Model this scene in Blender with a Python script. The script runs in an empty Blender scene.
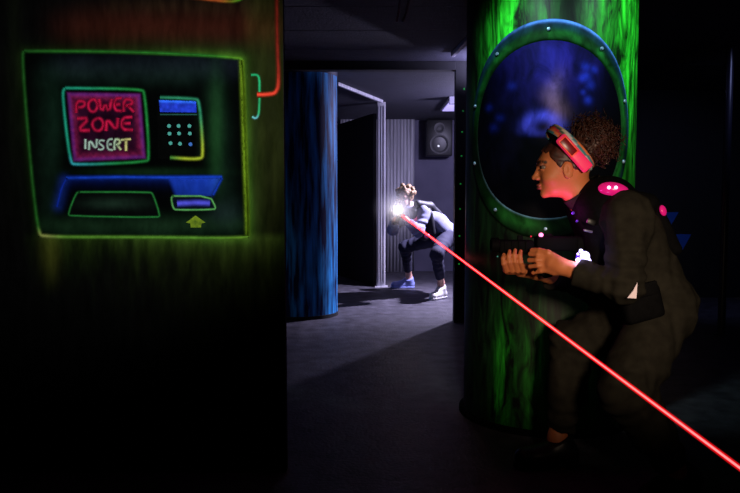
import bpy, bmesh, math, random
import numpy as np
from mathutils import Vector, Matrix, Euler

random.seed(7)
rng = np.random.default_rng(7)
SC = bpy.context.scene
COL = SC.collection
PI = math.pi

# ------------------------------------------------------------------ camera
F = 720.0
CAMZ = 1.02
TH = math.atan(46.5 / F)
FWD = np.array([0, math.cos(TH), -math.sin(TH)])
UP = np.array([0, math.sin(TH), math.cos(TH)])


def W(u, v, Y):
    """point at depth Y seen at (u, v) of the photograph"""
    d = FWD + np.array([(u - 370) / F, 0, 0]) - (v - 246.5) / F * UP
    d = d * (Y / d[1])
    return np.array([d[0], d[1], CAMZ + d[2]])


def UV(P):
    P = np.asarray(P, float)
    q = P - np.array([0, 0, CAMZ])
    zz = q @ FWD
    return 370 + F * q[..., 0] / zz, 246.5 - F * (q @ UP) / zz


cam = bpy.data.cameras.new('camera')
cam.sensor_width = 36
cam.lens = F / 740 * 36
co = bpy.data.objects.new('camera', cam)
co.location = (0, 0, CAMZ)
co.rotation_euler = (PI / 2 - TH, 0, 0)
cam.clip_start = 0.02
COL.objects.link(co)
SC.camera = co
SC.view_settings.view_transform = 'Standard'
SC.view_settings.look = 'None'
SC.view_settings.exposure = 0
SC.view_settings.gamma = 1
SC.cycles.use_denoising = True
SC.cycles.max_bounces = 6
SC.cycles.transparent_max_bounces = 16
SC.cycles.volume_bounces = 0
w = bpy.data.worlds.new('dark_world')
w.use_nodes = True
w.node_tree.nodes['Background'].inputs[0].default_value = (0.0016, 0.0015, 0.0024, 1)
w.node_tree.nodes['Background'].inputs[1].default_value = 1
SC.world = w


# ------------------------------------------------------------------ helpers
def lin(c):
    c = np.asarray(c, float) / 255.0
    return np.where(c <= 0.04045, c / 12.92, ((c + 0.055) / 1.055) ** 2.4)


def L4(c):
    return tuple(float(x) for x in lin(c)) + (1.0,)


def mat(name, col, rough=0.6, metal=0.0, emit=None, estr=0.0, spec=0.4, noise=None, bump=None, sheen=0.0):
    m = bpy.data.materials.new(name)
    m.use_nodes = True
    nt = m.node_tree
    b = nt.nodes['Principled BSDF']
    b.inputs['Base Color'].default_value = L4(col)
    b.inputs['Roughness'].default_value = rough
    b.inputs['Metallic'].default_value = metal
    b.inputs['Specular IOR Level'].default_value = spec
    if sheen:
        b.inputs['Sheen Weight'].default_value = sheen
    if emit is not None:
        b.inputs['Emission Color'].default_value = L4(emit)
        b.inputs['Emission Strength'].default_value = estr
    if noise:
        scale, col2, lo, hi, stretch = noise
        tc = nt.nodes.new('ShaderNodeTexCoord')
        mp = nt.nodes.new('ShaderNodeMapping')
        mp.inputs['Scale'].default_value = stretch
        nz = nt.nodes.new('ShaderNodeTexNoise')
        nz.inputs['Scale'].default_value = scale
        nz.inputs['Detail'].default_value = 6
        rp = nt.nodes.new('ShaderNodeValToRGB')
        rp.color_ramp.elements[0].position = lo
        rp.color_ramp.elements[1].position = hi
        rp.color_ramp.elements[0].color = L4(col)
        rp.color_ramp.elements[1].color = L4(col2)
        nt.links.new(tc.outputs['Object'], mp.inputs[0])
        nt.links.new(mp.outputs[0], nz.inputs[0])
        nt.links.new(nz.outputs[0], rp.inputs[0])
        nt.links.new(rp.outputs[0], b.inputs['Base Color'])
    if bump:
        scale, strength, dist = bump
        tc = nt.nodes.new('ShaderNodeTexCoord')
        nz = nt.nodes.new('ShaderNodeTexNoise')
        nz.inputs['Scale'].default_value = scale
        nz.inputs['Detail'].default_value = 5
        bp = nt.nodes.new('ShaderNodeBump')
        bp.inputs['Strength'].default_value = strength
        bp.inputs['Distance'].default_value = dist
        nt.links.new(tc.outputs['Object'], nz.inputs[0])
        nt.links.new(nz.outputs[0], bp.inputs['Height'])
        nt.links.new(bp.outputs[0], b.inputs['Normal'])
    return m


def mat_paint(name, rough=0.75, alpha=False, noise=None, spec=0.15):
    """paint whose pigment is laid down by the script as a colour attribute; optional streaky brush noise"""
    m = bpy.data.materials.new(name)
    m.use_nodes = True
    nt = m.node_tree
    b = nt.nodes['Principled BSDF']
    b.inputs['Roughness'].default_value = rough
    b.inputs['Specular IOR Level'].default_value = spec
    at = nt.nodes.new('ShaderNodeVertexColor')
    at.layer_name = 'Col'
    src = at.outputs['Color']
    if noise:
        tc = nt.nodes.new('ShaderNodeTexCoord')
        last = None
        for (scale, stretch, lo, hi, vlo, vhi, dist) in noise:
            mp = nt.nodes.new('ShaderNodeMapping')
            mp.inputs['Scale'].default_value = stretch
            nz = nt.nodes.new('ShaderNodeTexNoise')
            nz.inputs['Scale'].default_value = scale
            nz.inputs['Detail'].default_value = 5
            nz.inputs['Roughness'].default_value = 0.6
            nz.inputs['Distortion'].default_value = dist
            mr = nt.nodes.new('ShaderNodeMapRange')
            mr.inputs[1].default_value = lo
            mr.inputs[2].default_value = hi
            mr.inputs[3].default_value = vlo
            mr.inputs[4].default_value = vhi
            nt.links.new(tc.outputs['Object'], mp.inputs[0])
            nt.links.new(mp.outputs[0], nz.inputs[0])
            nt.links.new(nz.outputs[0], mr.inputs[0])
            mx = nt.nodes.new('ShaderNodeMix')
            mx.data_type = 'RGBA'
            mx.blend_type = 'MULTIPLY'
            mx.inputs[0].default_value = 1
            nt.links.new(src, mx.inputs[6])
            nt.links.new(mr.outputs[0], mx.inputs[7])
            src = mx.outputs[2]
    nt.links.new(src, b.inputs['Base Color'])
    if alpha:
        nt.links.new(at.outputs['Alpha'], b.inputs['Alpha'])
    return m


def link(o, parent=None):
    COL.objects.link(o)
    if parent is not None:
        o.parent = parent
        o.matrix_parent_inverse = parent.matrix_world.inverted() if parent.type != 'EMPTY' else Matrix.Translation(-Vector(parent.location))
    return o


def mesh_obj(name, verts, faces, m, parent=None, smooth=False, cols=None):
    me = bpy.data.meshes.new(name)
    verts = np.asarray(verts, np.float32)
    if isinstance(faces, np.ndarray) and len(faces):
        n, k = faces.shape
        me.vertices.add(len(verts))
        me.vertices.foreach_set('co', verts.ravel())
        me.loops.add(n * k)
        me.loops.foreach_set('vertex_index', faces.astype(np.int32).ravel())
        me.polygons.add(n)
        me.polygons.foreach_set('loop_start', np.arange(0, n * k, k, dtype=np.int32))
        me.polygons.foreach_set('loop_total', np.full(n, k, np.int32))
        me.update(calc_edges=True)
    else:
        me.from_pydata([tuple(map(float, v)) for v in verts], [], [tuple(f) for f in faces])
    me.validate()
    if smooth:
        me.polygons.foreach_set('use_smooth', np.ones(len(me.polygons), bool))
    if cols is not None:
        ca = me.color_attributes.new('Col', 'FLOAT_COLOR', 'POINT')
        cols = np.asarray(cols, np.float32)
        if cols.shape[1] == 3:
            cols = np.hstack([cols, np.ones((len(cols), 1), np.float32)])
        ca.data.foreach_set('color', cols.ravel())
    me.materials.append(m)
    o = bpy.data.objects.new(name, me)
    return link(o, parent)


def bm_obj(name, bm, m, parent=None, smooth=False):
    me = bpy.data.meshes.new(name)
    bmesh.ops.recalc_face_normals(bm, faces=bm.faces[:])
    bm.to_mesh(me)
    bm.free()
    if smooth:
        me.polygons.foreach_set('use_smooth', np.ones(len(me.polygons), bool))
        try:
            me.set_sharp_from_angle(angle=math.radians(40))
        except Exception:
            pass
    me.materials.append(m)
    o = bpy.data.objects.new(name, me)
    return link(o, parent)


def empty(name, loc):
    o = bpy.data.objects.new(name, None)
    o.location = tuple(map(float, loc))
    o.empty_display_size = 0.1
    COL.objects.link(o)
    return o


def tag(o, label, cat, group=None, kind=None):
    o['label'] = label
    o['category'] = cat
    if group:
        o['group'] = group
    if kind:
        o['kind'] = kind
    return o


def struct(o):
    o['kind'] = 'structure'
    return o


def add_box(bm, c, size, rot=None, bevel=0.0, segs=2):
    r = bmesh.ops.create_cube(bm, size=1.0)
    vs = r['verts']
    M = Matrix.Translation(Vector(c)) @ (rot.to_4x4() if rot is not None else Matrix.Identity(4)) @ Matrix.Diagonal((*size, 1))
    bmesh.ops.transform(bm, matrix=M, verts=vs)
    if bevel:
        es = list({e for v in vs for e in v.link_edges})
        bmesh.ops.bevel(bm, geom=es, offset=bevel, segments=segs, affect='EDGES', profile=0.5)
    return bm


def box_obj(name, c, size, m, parent=None, rot=None, bevel=0.0):
    bm = bmesh.new()
    add_box(bm, c, size, rot, bevel)
    return bm_obj(name, bm, m, parent, smooth=bevel > 0)


def add_tube(bm, pts, radii, n=10, caps=True):
    pts = [Vector(p) for p in pts]
    if not hasattr(radii, '__len__'):
        radii = [radii] * len(pts)
    rings = []
    prev = None
    for i, p in enumerate(pts):
        t = (pts[min(i + 1, len(pts) - 1)] - pts[max(i - 1, 0)]).normalized()
        if prev is None:
            a = t.orthogonal().normalized()
        else:
            a = (prev - t * prev.dot(t)).normalized()
        prev = a
        b = t.cross(a)
        rings.append([bm.verts.new(p + (a * math.cos(q) + b * math.sin(q)) * radii[i]) for q in np.linspace(0, 2 * PI, n, endpoint=False)])
    for i in range(len(rings) - 1):
        for j in range(n):
            bm.faces.new((rings[i][j], rings[i][(j + 1) % n], rings[i + 1][(j + 1) % n], rings[i + 1][j]))
    if caps:
        bm.faces.new(rings[0][::-1])
        bm.faces.new(rings[-1])
    return bm


def add_lathe(bm, prof, origin=(0, 0, 0), axis=None, n=48, cap=True):
    """prof: (radius, height) pairs"""
    R = Matrix.Identity(3)
    if axis is not None:
        R = Vector((0, 0, 1)).rotation_difference(Vector(axis)).to_matrix()
    o = Vector(origin)
    rings = []
    for r, h in prof:
        rings.append([bm.verts.new(o + R @ Vector((r * math.cos(q), r * math.sin(q), h))) for q in np.linspace(0, 2 * PI, n, endpoint=False)])
    for i in range(len(rings) - 1):
        for j in range(n):
            bm.faces.new((rings[i][j], rings[i][(j + 1) % n], rings[i + 1][(j + 1) % n], rings[i + 1][j]))
    if cap:
        bm.faces.new(rings[0][::-1])
        bm.faces.new(rings[-1])
    return bm


def add_sphere(bm, c, r, scale=(1, 1, 1), seg=12, rot=None):
    q = bmesh.ops.create_uvsphere(bm, u_segments=seg, v_segments=max(6, seg // 2), radius=r)
    M = Matrix.Translation(Vector(c)) @ (rot.to_4x4() if rot is not None else Matrix.Identity(4)) @ Matrix.Diagonal((*scale, 1))
    bmesh.ops.transform(bm, matrix=M, verts=q['verts'])
    return bm


# 2D value noise (numpy) for brushwork
_tab = rng.random((256, 256))


def vnoise(x, y):
    xi = np.floor(x).astype(int)
    yi = np.floor(y).astype(int)
    fx = x - xi
    fy = y - yi
    fx = fx * fx * (3 - 2 * fx)
    fy = fy * fy * (3 - 2 * fy)
    g = lambda a, b: _tab[a & 255, b & 255]
    return (g(xi, yi) * (1 - fx) + g(xi + 1, yi) * fx) * (1 - fy) + (g(xi, yi + 1) * (1 - fx) + g(xi + 1, yi + 1) * fx) * fy


def fbm(x, y, o=4):
    s = 0
    a = 0.5
    for i in range(o):
        s = s + a * vnoise(x * 2 ** i + 17 * i, y * 2 ** i + 31 * i)
        a *= 0.5
    return s / (1 - 0.5 ** o)


def seg_dist(u, v, pts):
    d = np.full(np.shape(u), 1e9)
    for (ax, ay), (bx, by) in zip(pts[:-1], pts[1:]):
        dx, dy = bx - ax, by - ay
        t = np.clip(((u - ax) * dx + (v - ay) * dy) / (dx * dx + dy * dy + 1e-9), 0, 1)
        d = np.minimum(d, np.hypot(u - ax - t * dx, v - ay - t * dy))
    return d


def gauss(d, s):
    return np.exp(-(d / s) ** 2)


def sstep(a, b, x):
    t = np.clip((x - a) / (b - a), 0, 1)
    return t * t * (3 - 2 * t)


# ------------------------------------------------------------------ SDF bodies
class SDF:
    def __init__(s, lo, hi, h):
        s.lo = np.asarray(lo, float)
        s.h = h
        s.n = np.ceil((np.asarray(hi, float) - s.lo) / h).astype(int) + 1
        s.f = np.full(tuple(s.n), 0.09, np.float32)

    def blk(s, lo, hi):
        a = np.clip(np.floor((np.asarray(lo) - s.lo) / s.h).astype(int), 0, s.n - 1)
        b = np.clip(np.ceil((np.asarray(hi) - s.lo) / s.h).astype(int) + 1, 1, s.n)
        sl = tuple(slice(int(i), int(j)) for i, j in zip(a, b))
        ax = [(np.arange(i, j) * s.h + l).astype(np.float32) for i, j, l in zip(a, b, s.lo)]
        return sl, ax[0][:, None, None], ax[1][None, :, None], ax[2][None, None, :]

    def op(s, d, sl, k, mode):
        f = s.f[sl]
        if mode == 'sub':
            d = -d
            h = np.maximum(k - np.abs(f - d), 0) / k
            s.f[sl] = np.maximum(f, d) + h * h * k * 0.25
        else:
            h = np.maximum(k - np.abs(f - d), 0) / k
            s.f[sl] = np.minimum(f, d) - h * h * k * 0.25

    def cone(s, a, b, ra, rb, k=0.02, flat=False, wr=None, mode='add', sq=None):
        a = np.asarray(a, float)
        b = np.asarray(b, float)
        r = max(ra, rb) + k + 0.025
        sl, X, Y, Z = s.blk(np.minimum(a, b) - r, np.maximum(a, b) + r)
        d = b - a
        LL = float(d @ d) + 1e-12
        t0 = ((X - a[0]) * d[0] + (Y - a[1]) * d[1] + (Z - a[2]) * d[2]) / LL
        t = np.clip(t0, 0, 1)
        px, py, pz = X - a[0] - t * d[0], Y - a[1] - t * d[1], Z - a[2] - t * d[2]
        dist = np.sqrt(px * px + py * py + pz * pz) - (ra + (rb - ra) * t)
        if wr is not None:
            amp, freq, t1, sig = wr   # folds gathered around parameter t1
            dist = dist + amp * np.sin(freq * t0 * math.sqrt(LL) + 40 * (px * 0.5 + py - 0.3 * pz)) * np.exp(-((t0 - t1) / sig) ** 2)
        if flat:
            dist = np.maximum(dist, (t0 - 1) * math.sqrt(LL))
        s.op(dist.astype(np.float32), sl, k, mode)

    def chain(s, pts, rs, k=0.004):
        for i in range(len(pts) - 1):
            s.cone(pts[i], pts[i + 1], rs[i], rs[i + 1], k if i == 0 else 0.003)

    def ell(s, c, r, R=None, k=0.015, mode='add'):
        c = np.asarray(c, float)
        r = np.asarray(r, float)
        m = max(r) + k + 0.02
        sl, X, Y, Z = s.blk(c - m, c + m)
        x, y, z = X - c[0], Y - c[1], Z - c[2]
        if R is not None:
            R = np.asarray(R)
            x, y, z = (x * R[0, i] + y * R[1, i] + z * R[2, i] for i in range(3))
        k0 = np.sqrt((x / r[0]) ** 2 + (y / r[1]) ** 2 + (z / r[2]) ** 2)
        k1 = np.sqrt((x / r[0] ** 2) ** 2 + (y / r[1] ** 2) ** 2 + (z / r[2] ** 2) ** 2) + 1e-6
        s.op((k0 * (k0 - 1) / k1).astype(np.float32), sl, k, mode)

    def box(s, c, hs, R=None, rad=0.005, k=0.005, mode='add'):
        c = np.asarray(c, float)
        m = float(np.linalg.norm(hs)) + k + 0.02
        sl, X, Y, Z = s.blk(c - m, c + m)
        x, y, z = X - c[0], Y - c[1], Z - c[2]
        if R is not None:
            R = np.asarray(R)
            x, y, z = (x * R[0, i] + y * R[1, i] + z * R[2, i] for i in range(3))
        qx, qy, qz = np.abs(x) - hs[0] + rad, np.abs(y) - hs[1] + rad, np.abs(z) - hs[2] + rad
        d = np.sqrt(np.maximum(qx, 0) ** 2 + np.maximum(qy, 0) ** 2 + np.maximum(qz, 0) ** 2) + np.minimum(np.maximum(qx, np.maximum(qy, qz)), 0) - rad
        s.op(d.astype(np.float32), sl, k, mode)

    def clip(s, fn):
        """keep only where fn(X,Y,Z) < 0"""
        sl, X, Y, Z = s.blk(s.lo, s.lo + s.n * s.h)
        s.f = np.maximum(s.f, (fn(X, Y, Z) + np.zeros_like(s.f)).astype(np.float32))

    def folds(s, amp, freq, seed=0):
        idx = np.nonzero(np.abs(s.f) < 0.03)
        p = [i * s.h + l for i, l in zip(idx, s.lo)]
        g = np.random.default_rng(seed)
        v = 0
        for i in range(5):
            k = g.normal(size=3)
            k = k / np.linalg.norm(k) * freq * (0.6 + 0.35 * i)
            wv = g.normal(size=3) * freq * 0.35
            v = v + np.sin(k[0] * p[0] + k[1] * p[1] + k[2] * p[2] + 1.6 * np.sin(wv[0] * p[0] + wv[1] * p[1] + wv[2] * p[2] + i)) / (1 + 0.5 * i)
        s.f[idx] += (amp * v / 2.2).astype(np.float32)

    def mesh(s):
        f = s.f
        f[0], f[-1], f[:, 0], f[:, -1], f[:, :, 0], f[:, :, -1] = [np.maximum(q, 1e-4) for q in (f[0], f[-1], f[:, 0], f[:, -1], f[:, :, 0], f[:, :, -1])]
        ins = f < 0
        cnt = np.zeros(tuple(s.n - 1), np.int8)
        for dx in (0, 1):
            for dy in (0, 1):
                for dz in (0, 1):
                    cnt += ins[dx:s.n[0] - 1 + dx, dy:s.n[1] - 1 + dy, dz:s.n[2] - 1 + dz]
        act = (cnt > 0) & (cnt < 8)
        I, J, K = np.nonzero(act)
        index = np.full(act.shape, -1, np.int32)
        index[I, J, K] = np.arange(len(I))
        cor = [(dx, dy, dz) for dx in (0, 1) for dy in (0, 1) for dz in (0, 1)]
        val = {c: f[I + c[0], J + c[1], K + c[2]].astype(float) for c in cor}
        acc = np.zeros((len(I), 3))
        num = np.zeros(len(I))
        for c in cor:
            for ax in range(3):
                if c[ax] == 0:
                    e = list(c)
                    e[ax] = 1
                    e = tuple(e)
                    a, b = val[c], val[e]
                    cr = (a < 0) != (b < 0)
                    t = np.where(cr, a / np.where(cr, a - b, 1), 0)
                    p = np.tile(np.array(c, float), (len(I), 1))
                    p[:, ax] += t
                    acc += p * cr[:, None]
                    num += cr
        V = (np.stack([I, J, K], 1) + acc / num[:, None]) * s.h + s.lo
        quads = []
        for ax in range(3):
            o1, o2 = (ax + 1) % 3, (ax + 2) % 3
            sl0 = [slice(1, -1)] * 3
            sl1 = [slice(1, -1)] * 3
            sl0[ax] = slice(0, -1)
            sl1[ax] = slice(1, None)
            A, B = ins[tuple(sl0)], ins[tuple(sl1)]
            for fl in (0, 1):
                q = np.stack(np.nonzero((A & ~B) if not fl else (~A & B)), 1)
                q[:, o1] += 1
                q[:, o2] += 1
                cells = []
                for (d1, d2) in ((-1, -1), (0, -1), (0, 0), (-1, 0)):
                    r = q.copy()
                    r[:, o1] += d1
                    r[:, o2] += d2
                    cells.append(index[r[:, 0], r[:, 1], r[:, 2]])
                Q = np.stack(cells, 1)
                quads.append(Q[:, ::-1] if fl else Q)
        return V, np.concatenate(quads).astype(np.int32)


def basis(fwd, up=(0, 0, 1)):
    f = np.asarray(fwd, float)
    f = f / np.linalg.norm(f)
    l = np.cross(up, f)
    l = l / np.linalg.norm(l)
    u = np.cross(f, l)
    return np.stack([f, l, u], 1)      # columns: forward, left, up


def build_head(S, C, R, s, slim=0.0):
    def T(x, y, z):
        return C + R @ (np.array([x, y, z]) * s)

    def E(c, r, k=0.015, mode='add'):
        S.ell(T(*c), np.array(r) * s, R, k * s, mode)
    E((-.012, 0, .02), (.098, .075, .088), .02)
    E((.035, 0, -.03), (.056, .058, .078), .03)
    E((.038, 0, -.080 + .004 * slim), (.044 - .003 * slim, .041 - .006 * slim, .028 - .005 * slim), .025)
    E((.074 - .001 * slim, 0, -.101 + .003 * slim), (.017 - .003 * slim, .019 - .004 * slim, .015 - .002 * slim), .02)
    E((.078, 0, .024), (.016, .048, .012), .02)
    for q in (-1, 1):
        E((.055, q * .040, -.035), (.028, .022, .024), .02)
        E((.094, q * .032, .004), (.016, .018, .0105), .012, 'sub')
        E((.088, q * .032, .0130), (.0095, .017, .0042), .006)      # upper lid
        E((.0865, q * .032, -.0050), (.0085, .016, .0034), .006)     # lower lid
        E((-.004, q * .076, -.014), (.019, .007, .031), .006)
        E((.004, q * .084, -.010), (.009, .006, .017), .004, 'sub')
    S.cone(T(.087, 0, .006), T(.106, 0, -.030), .0078 * s, .0095 * s, .012 * s)
    E((.109, 0, -.0325), (.0092, .0092, .0082), .006)
    for q in (-1, 1):
        E((.098, q * .011, -.0365), (.009, .0065, .007), .005)
    E((.0945, 0, -.0615), (.0092, .020, .0058), .005)
    E((.0925, 0, -.0730), (.0092, .018, .006), .005)
    E((.106, 0, -.0672), (.010, .022, .0017), .002, 'sub')
    return T


def cols_by(V, base, spots):
    c = np.tile(lin(base), (len(V), 1))
    for ctr, rad, col, soft in spots:
        q = (V - ctr)
        if np.ndim(rad) == 0:
            d = np.linalg.norm(q, axis=1) / rad
        else:
            d = np.linalg.norm(q / np.asarray(rad), axis=1)
        wgt = (1 - sstep(1 - soft, 1 + soft, d))[:, None]
        c = c * (1 - wgt) + lin(col) * wgt
    return c


def sdf_obj(name, S, m, parent, cols=None):
    V, Q = S.mesh()
    o = mesh_obj(name, V, Q, m, parent, True, cols(V) if cols else None)
    return o


# ------------------------------------------------------------------ materials
BLACK = mat('black_paint', (9, 9, 10), 0.7, noise=(6, (16, 16, 19), .35, .75, (1, 1, 1)))
FLOORM = mat('floor_vinyl', (44, 42, 48), 0.6, spec=0.3, noise=(9, (84, 82, 90), .3, .72, (1, 1, 1)), bump=(60, .35, .01))
CEILM = mat('ceiling_black_tile', (44, 44, 54), 0.8, noise=(5, (58, 58, 70), .3, .7, (1, 9, 1)), bump=(70, .5, .01))
BACKM = mat('painted_back_wall', (74, 72, 90), 0.8, noise=(2.2, (98, 95, 116), .3, .75, (1, 1, 1)))
METAL = mat('galvanised_sheet', (140, 140, 148), 0.6, 0.1, noise=(12, (200, 198, 205), .3, .75, (3, 3, .12)))
PLASTIC = mat('black_plastic', (14, 14, 15), 0.4)
RUBBER = mat('black_rubber', (10, 10, 10), 0.8)
SKINATTR = mat_paint('skin', 0.55, spec=0.35)

ZC = 2.15          # ceiling height
# ------------------------------------------------------------------ setting
bm = bmesh.new()
add_box(bm, (0.6, 5.0, -0.05), (6.4, 11.6, 0.1))
struct(bm_obj('floor', bm, FLOORM))
bm = bmesh.new()
add_box(bm, (0.6, 5.0, ZC + 0.05), (6.4, 11.6, 0.1))
for i in range(4):                                   # tile joints: thin cover strips across the ceiling
    add_box(bm, (0.6, 4.3 + 0.6 * i, ZC - 0.0005), (6.3, 0.012, 0.0012))
struct(bm_obj('ceiling', bm, CEILM))
struct(box_obj('wall_back', (0.35, 10.36, ZC / 2), (3.5, 0.12, ZC), BACKM))
struct(box_obj('wall_right', (3.0, 7.56, ZC / 2), (1.8, 0.12, ZC), BLACK))
struct(box_obj('wall_light_block', (2.02, 8.2, ZC / 2), (0.1, 4.2, ZC), BACKM))  # unseen wall, added to keep back-room light off the right side
struct(box_obj('wall_middle', (1.385, 6.0, ZC / 2), (1.37, 0.1, ZC), BLACK))
struct(box_obj('wall_far_left', (-1.45, 7.5, ZC / 2), (0.1, 5.6, ZC), BACKM))
bm = bmesh.new()
add_box(bm, (-0.35, 6.0, ZC - 0.035), (2.1, 0.1, 0.07), bevel=0.004)
struct(bm_obj('trim_1', bm, BLACK))

# ------------------------------------------------------------------ wall_left with airbrushed mural
YW = 2.64
WX0, WX1 = -2.0, W(285, 300, YW)[0]
nx, nz = 300, 380
xs = np.linspace(WX0, WX1, nx)
zs = np.linspace(0.0, ZC, nz)
GX, GZ = np.meshgrid(xs, zs, indexing='ij')
P = np.stack([GX, np.full_like(GX, YW), GZ], -1)
U, V_ = UV(P)
FRAME = [(24, 51), (130, 51.5), (238, 57), (243, 60), (246, 150), (249, 234), (246, 238.5), (140, 237), (44, 237), (38, 233), (29, 150), (22, 56), (24, 51)]


def wall_paint(u, v):
    base = np.array([7, 7, 7.])
    c = np.zeros(u.shape + (3,)) + lin(base)
    n = fbm(u * 0.05, v * 0.012)
    n2 = fbm(u * 0.16, v * 0.03)
    d = seg_dist(u, v, FRAME)
    # green bloom of sprayed paint outside the frame, stronger to the right and below
    right = sstep(236, 262, u) * sstep(440, 150, v)
    c += lin((34, 40, 11)) * (right * (0.35 + 0.75 * n2))[..., None]
    under = sstep(230, 240, v)
    below = sstep(20, 60, u) * np.exp(-np.maximum(v - 239, 0) / 16) * under
    c += lin((42, 62, 16)) * (below * (0.1 + 1.3 * n2 * n2 + 0.35 * sstep(150, 250, u)))[..., None]
    c += lin((66, 70, 20)) * (gauss(u - 50, 9) * sstep(300, 240, v) * under * (0.2 + .8 * n))[..., None]
    strk = sstep(90, 250, u) * sstep(300, 262, u) * np.exp(-np.maximum(v - 239, 0) / 42) * under * n2
    c += lin((38, 46, 12)) * strk[..., None]
    c += lin((60, 104, 24)) * (gauss(d, 5) * (0.06 + 0.5 * sstep(120, 250, u)) * (.5 + .7 * n))[..., None]
    c += lin((30, 52, 14)) * (gauss(d, 13) * (0.08 + 0.6 * sstep(60, 240, u)) * (.4 + .8 * n))[..., None]
    band = gauss(v - 24 - 6 * n, 17) * sstep(25, 110, u) * (0.3 + 0.6 * n)
    c += lin((56, 20, 10)) * band[..., None]
    c += lin((32, 22, 10)) * (gauss(v - 6, 9) * sstep(60, 160, u) * n2)[..., None]
    c += lin((18, 26, 9)) * (gauss(u - 14, 7) * sstep(260, 40, v) * 0.3)[..., None]
    return c


cols = wall_paint(U, V_).reshape(-1, 3)
verts = P.reshape(-1, 3)
idx = np.arange(nx * nz).reshape(nx, nz)
faces = np.stack([idx[:-1, :-1], idx[1:, :-1], idx[1:, 1:], idx[:-1, 1:]], -1).reshape(-1, 4)
b0 = len(verts)
TK = 0.045
back = np.array([[WX0, YW, 0], [WX1, YW, 0], [WX1, YW, ZC], [WX0, YW, ZC], [WX0, YW + TK, 0], [WX1, YW + TK, 0], [WX1, YW + TK, ZC], [WX0, YW + TK, ZC]])
bf = np.array([[5, 4, 7, 6], [1, 5, 6, 2], [4, 0, 3, 7], [4, 5, 1, 0], [3, 2, 6, 7]]) + b0
WALLP = mat_paint('airbrushed_wall_paint', 0.8, noise=[(30, (1, 1, .25), .25, .75, .55, 1.35, .3)], spec=0.0)
edgec = np.tile(lin((70, 66, 74)), (8, 1))
wall = struct(mesh_obj('wall_left', np.vstack([verts, back]), np.vstack([faces, bf]), WALLP, None, False, np.vstack([cols, edgec])))

# ------------------------------------------------------------------ painted machine
PAINT = mat_paint('mural_paint', 0.9, spec=0.0, noise=[(45, (1, 1, .5), .25, .75, .75, 1.2, .4)])
PAINTA = mat_paint('mural_brush_stroke', 0.9, alpha=True, spec=0.0, noise=[(60, (1, 1, 1), .25, .75, .75, 1.2, .4)])


def smooth_poly(pts, it=2, closed=False):
    p = [np.array(q, float) for q in pts]
    for _ in range(it):
        o = []
        if not closed:
            o.append(p[0])
        rngi = range(len(p)) if closed else range(len(p) - 1)
        for i in rngi:
            a, b = p[i], p[(i + 1) % len(p)]
            o += [a * .75 + b * .25, a * .25 + b * .75]
        if not closed:
            o.append(p[-1])
        p = o
    if closed:
        p.append(p[0])
    return p


def resample(p, step):
    p = np.array(p)
    s = np.concatenate([[0], np.cumsum(np.hypot(*np.diff(p, axis=0).T))])
    n = max(2, int(s[-1] / step) + 1)
    t = np.linspace(0, s[-1], n)
    return np.stack([np.interp(t, s, p[:, 0]), np.interp(t, s, p[:, 1])], 1)


def ribbons(name, strokes, off, parent, m=None):
    """brush strokes on the wall plane: each stroke (pts, width, colourfn/colour, core)"""
    VV, FF, CC = [], [], []
    for pts, width, col, soft in strokes:
        p = resample(pts, 1.5)
        t = np.gradient(p, axis=0)
        t /= np.linalg.norm(t, axis=1)[:, None] + 1e-9
        nrm = np.stack([-t[:, 1], t[:, 0]], 1)
        K = 9
        a = np.linspace(-1, 1, K)
        base = len(VV)
        cc = col(p[:, 0], p[:, 1]) if callable(col) else np.tile(np.array(col, float), (len(p), 1))
        for i in range(len(p)):
            for j in range(K):
                q = p[i] + nrm[i] * a[j] * width / 2
                VV.append(W(q[0], q[1], YW - off))
                al = math.exp(-(a[j] * 2.0) ** 2 * soft) if abs(a[j]) < 1 else 0
                if soft < 0.3:
                    al = 1.0 if abs(a[j]) < 0.8 else 0.4
                wob = 0.8 + 0.4 * float(vnoise(np.array(p[i][0] * .13 + 3), np.array(p[i][1] * .13 + j * .2)))
                CC.append(list(lin(np.clip(cc[i], 0, 255)) * wob) + [al])
        for i in range(len(p) - 1):
            for j in range(K - 1):
                q = base + i * K + j
                FF.append((q, q + K, q + K + 1, q + 1))
    return mesh_obj(name, np.array(VV), np.array(FF), m or PAINTA, parent, False, np.array(CC))


def patch(name, quad, off, colfn, parent, step=1.2, m=None, thick=0.0006):
    (a, b, c, d) = [np.array(q, float) for q in quad]    # tl tr br bl
    nu = max(3, int(max(np.hypot(*(b - a)), np.hypot(*(c - d))) / step))
    nv = max(3, int(max(np.hypot(*(d - a)), np.hypot(*(c - b))) / step))
    s, t = np.meshgrid(np.linspace(0, 1, nu), np.linspace(0, 1, nv), indexing='ij')
    s_, t_ = s[..., None], t[..., None]
    q = (a * (1 - s_) + b * s_) * (1 - t_) + (d * (1 - s_) + c * s_) * t_
    pts = np.array([[W(q[i, j, 0], q[i, j, 1], YW - off) for j in range(nv)] for i in range(nu)])
    col = colfn(q[..., 0], q[..., 1], s, t)
    ii = np.arange(nu * nv).reshape(nu, nv)
    ff = np.stack([ii[:-1, :-1], ii[:-1, 1:], ii[1:, 1:], ii[1:, :-1]], -1).reshape(-1, 4)
    return mesh_obj(name, pts.reshape(-1, 3), ff, m or PAINT, parent, False, col.reshape(-1, col.shape[-1]))


mach = empty('painted_cash_machine', W(140, 238, YW))
tag(mach, 'airbrushed cash machine mural with red POWER ZONE screen on dark wall', 'mural')


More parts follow.
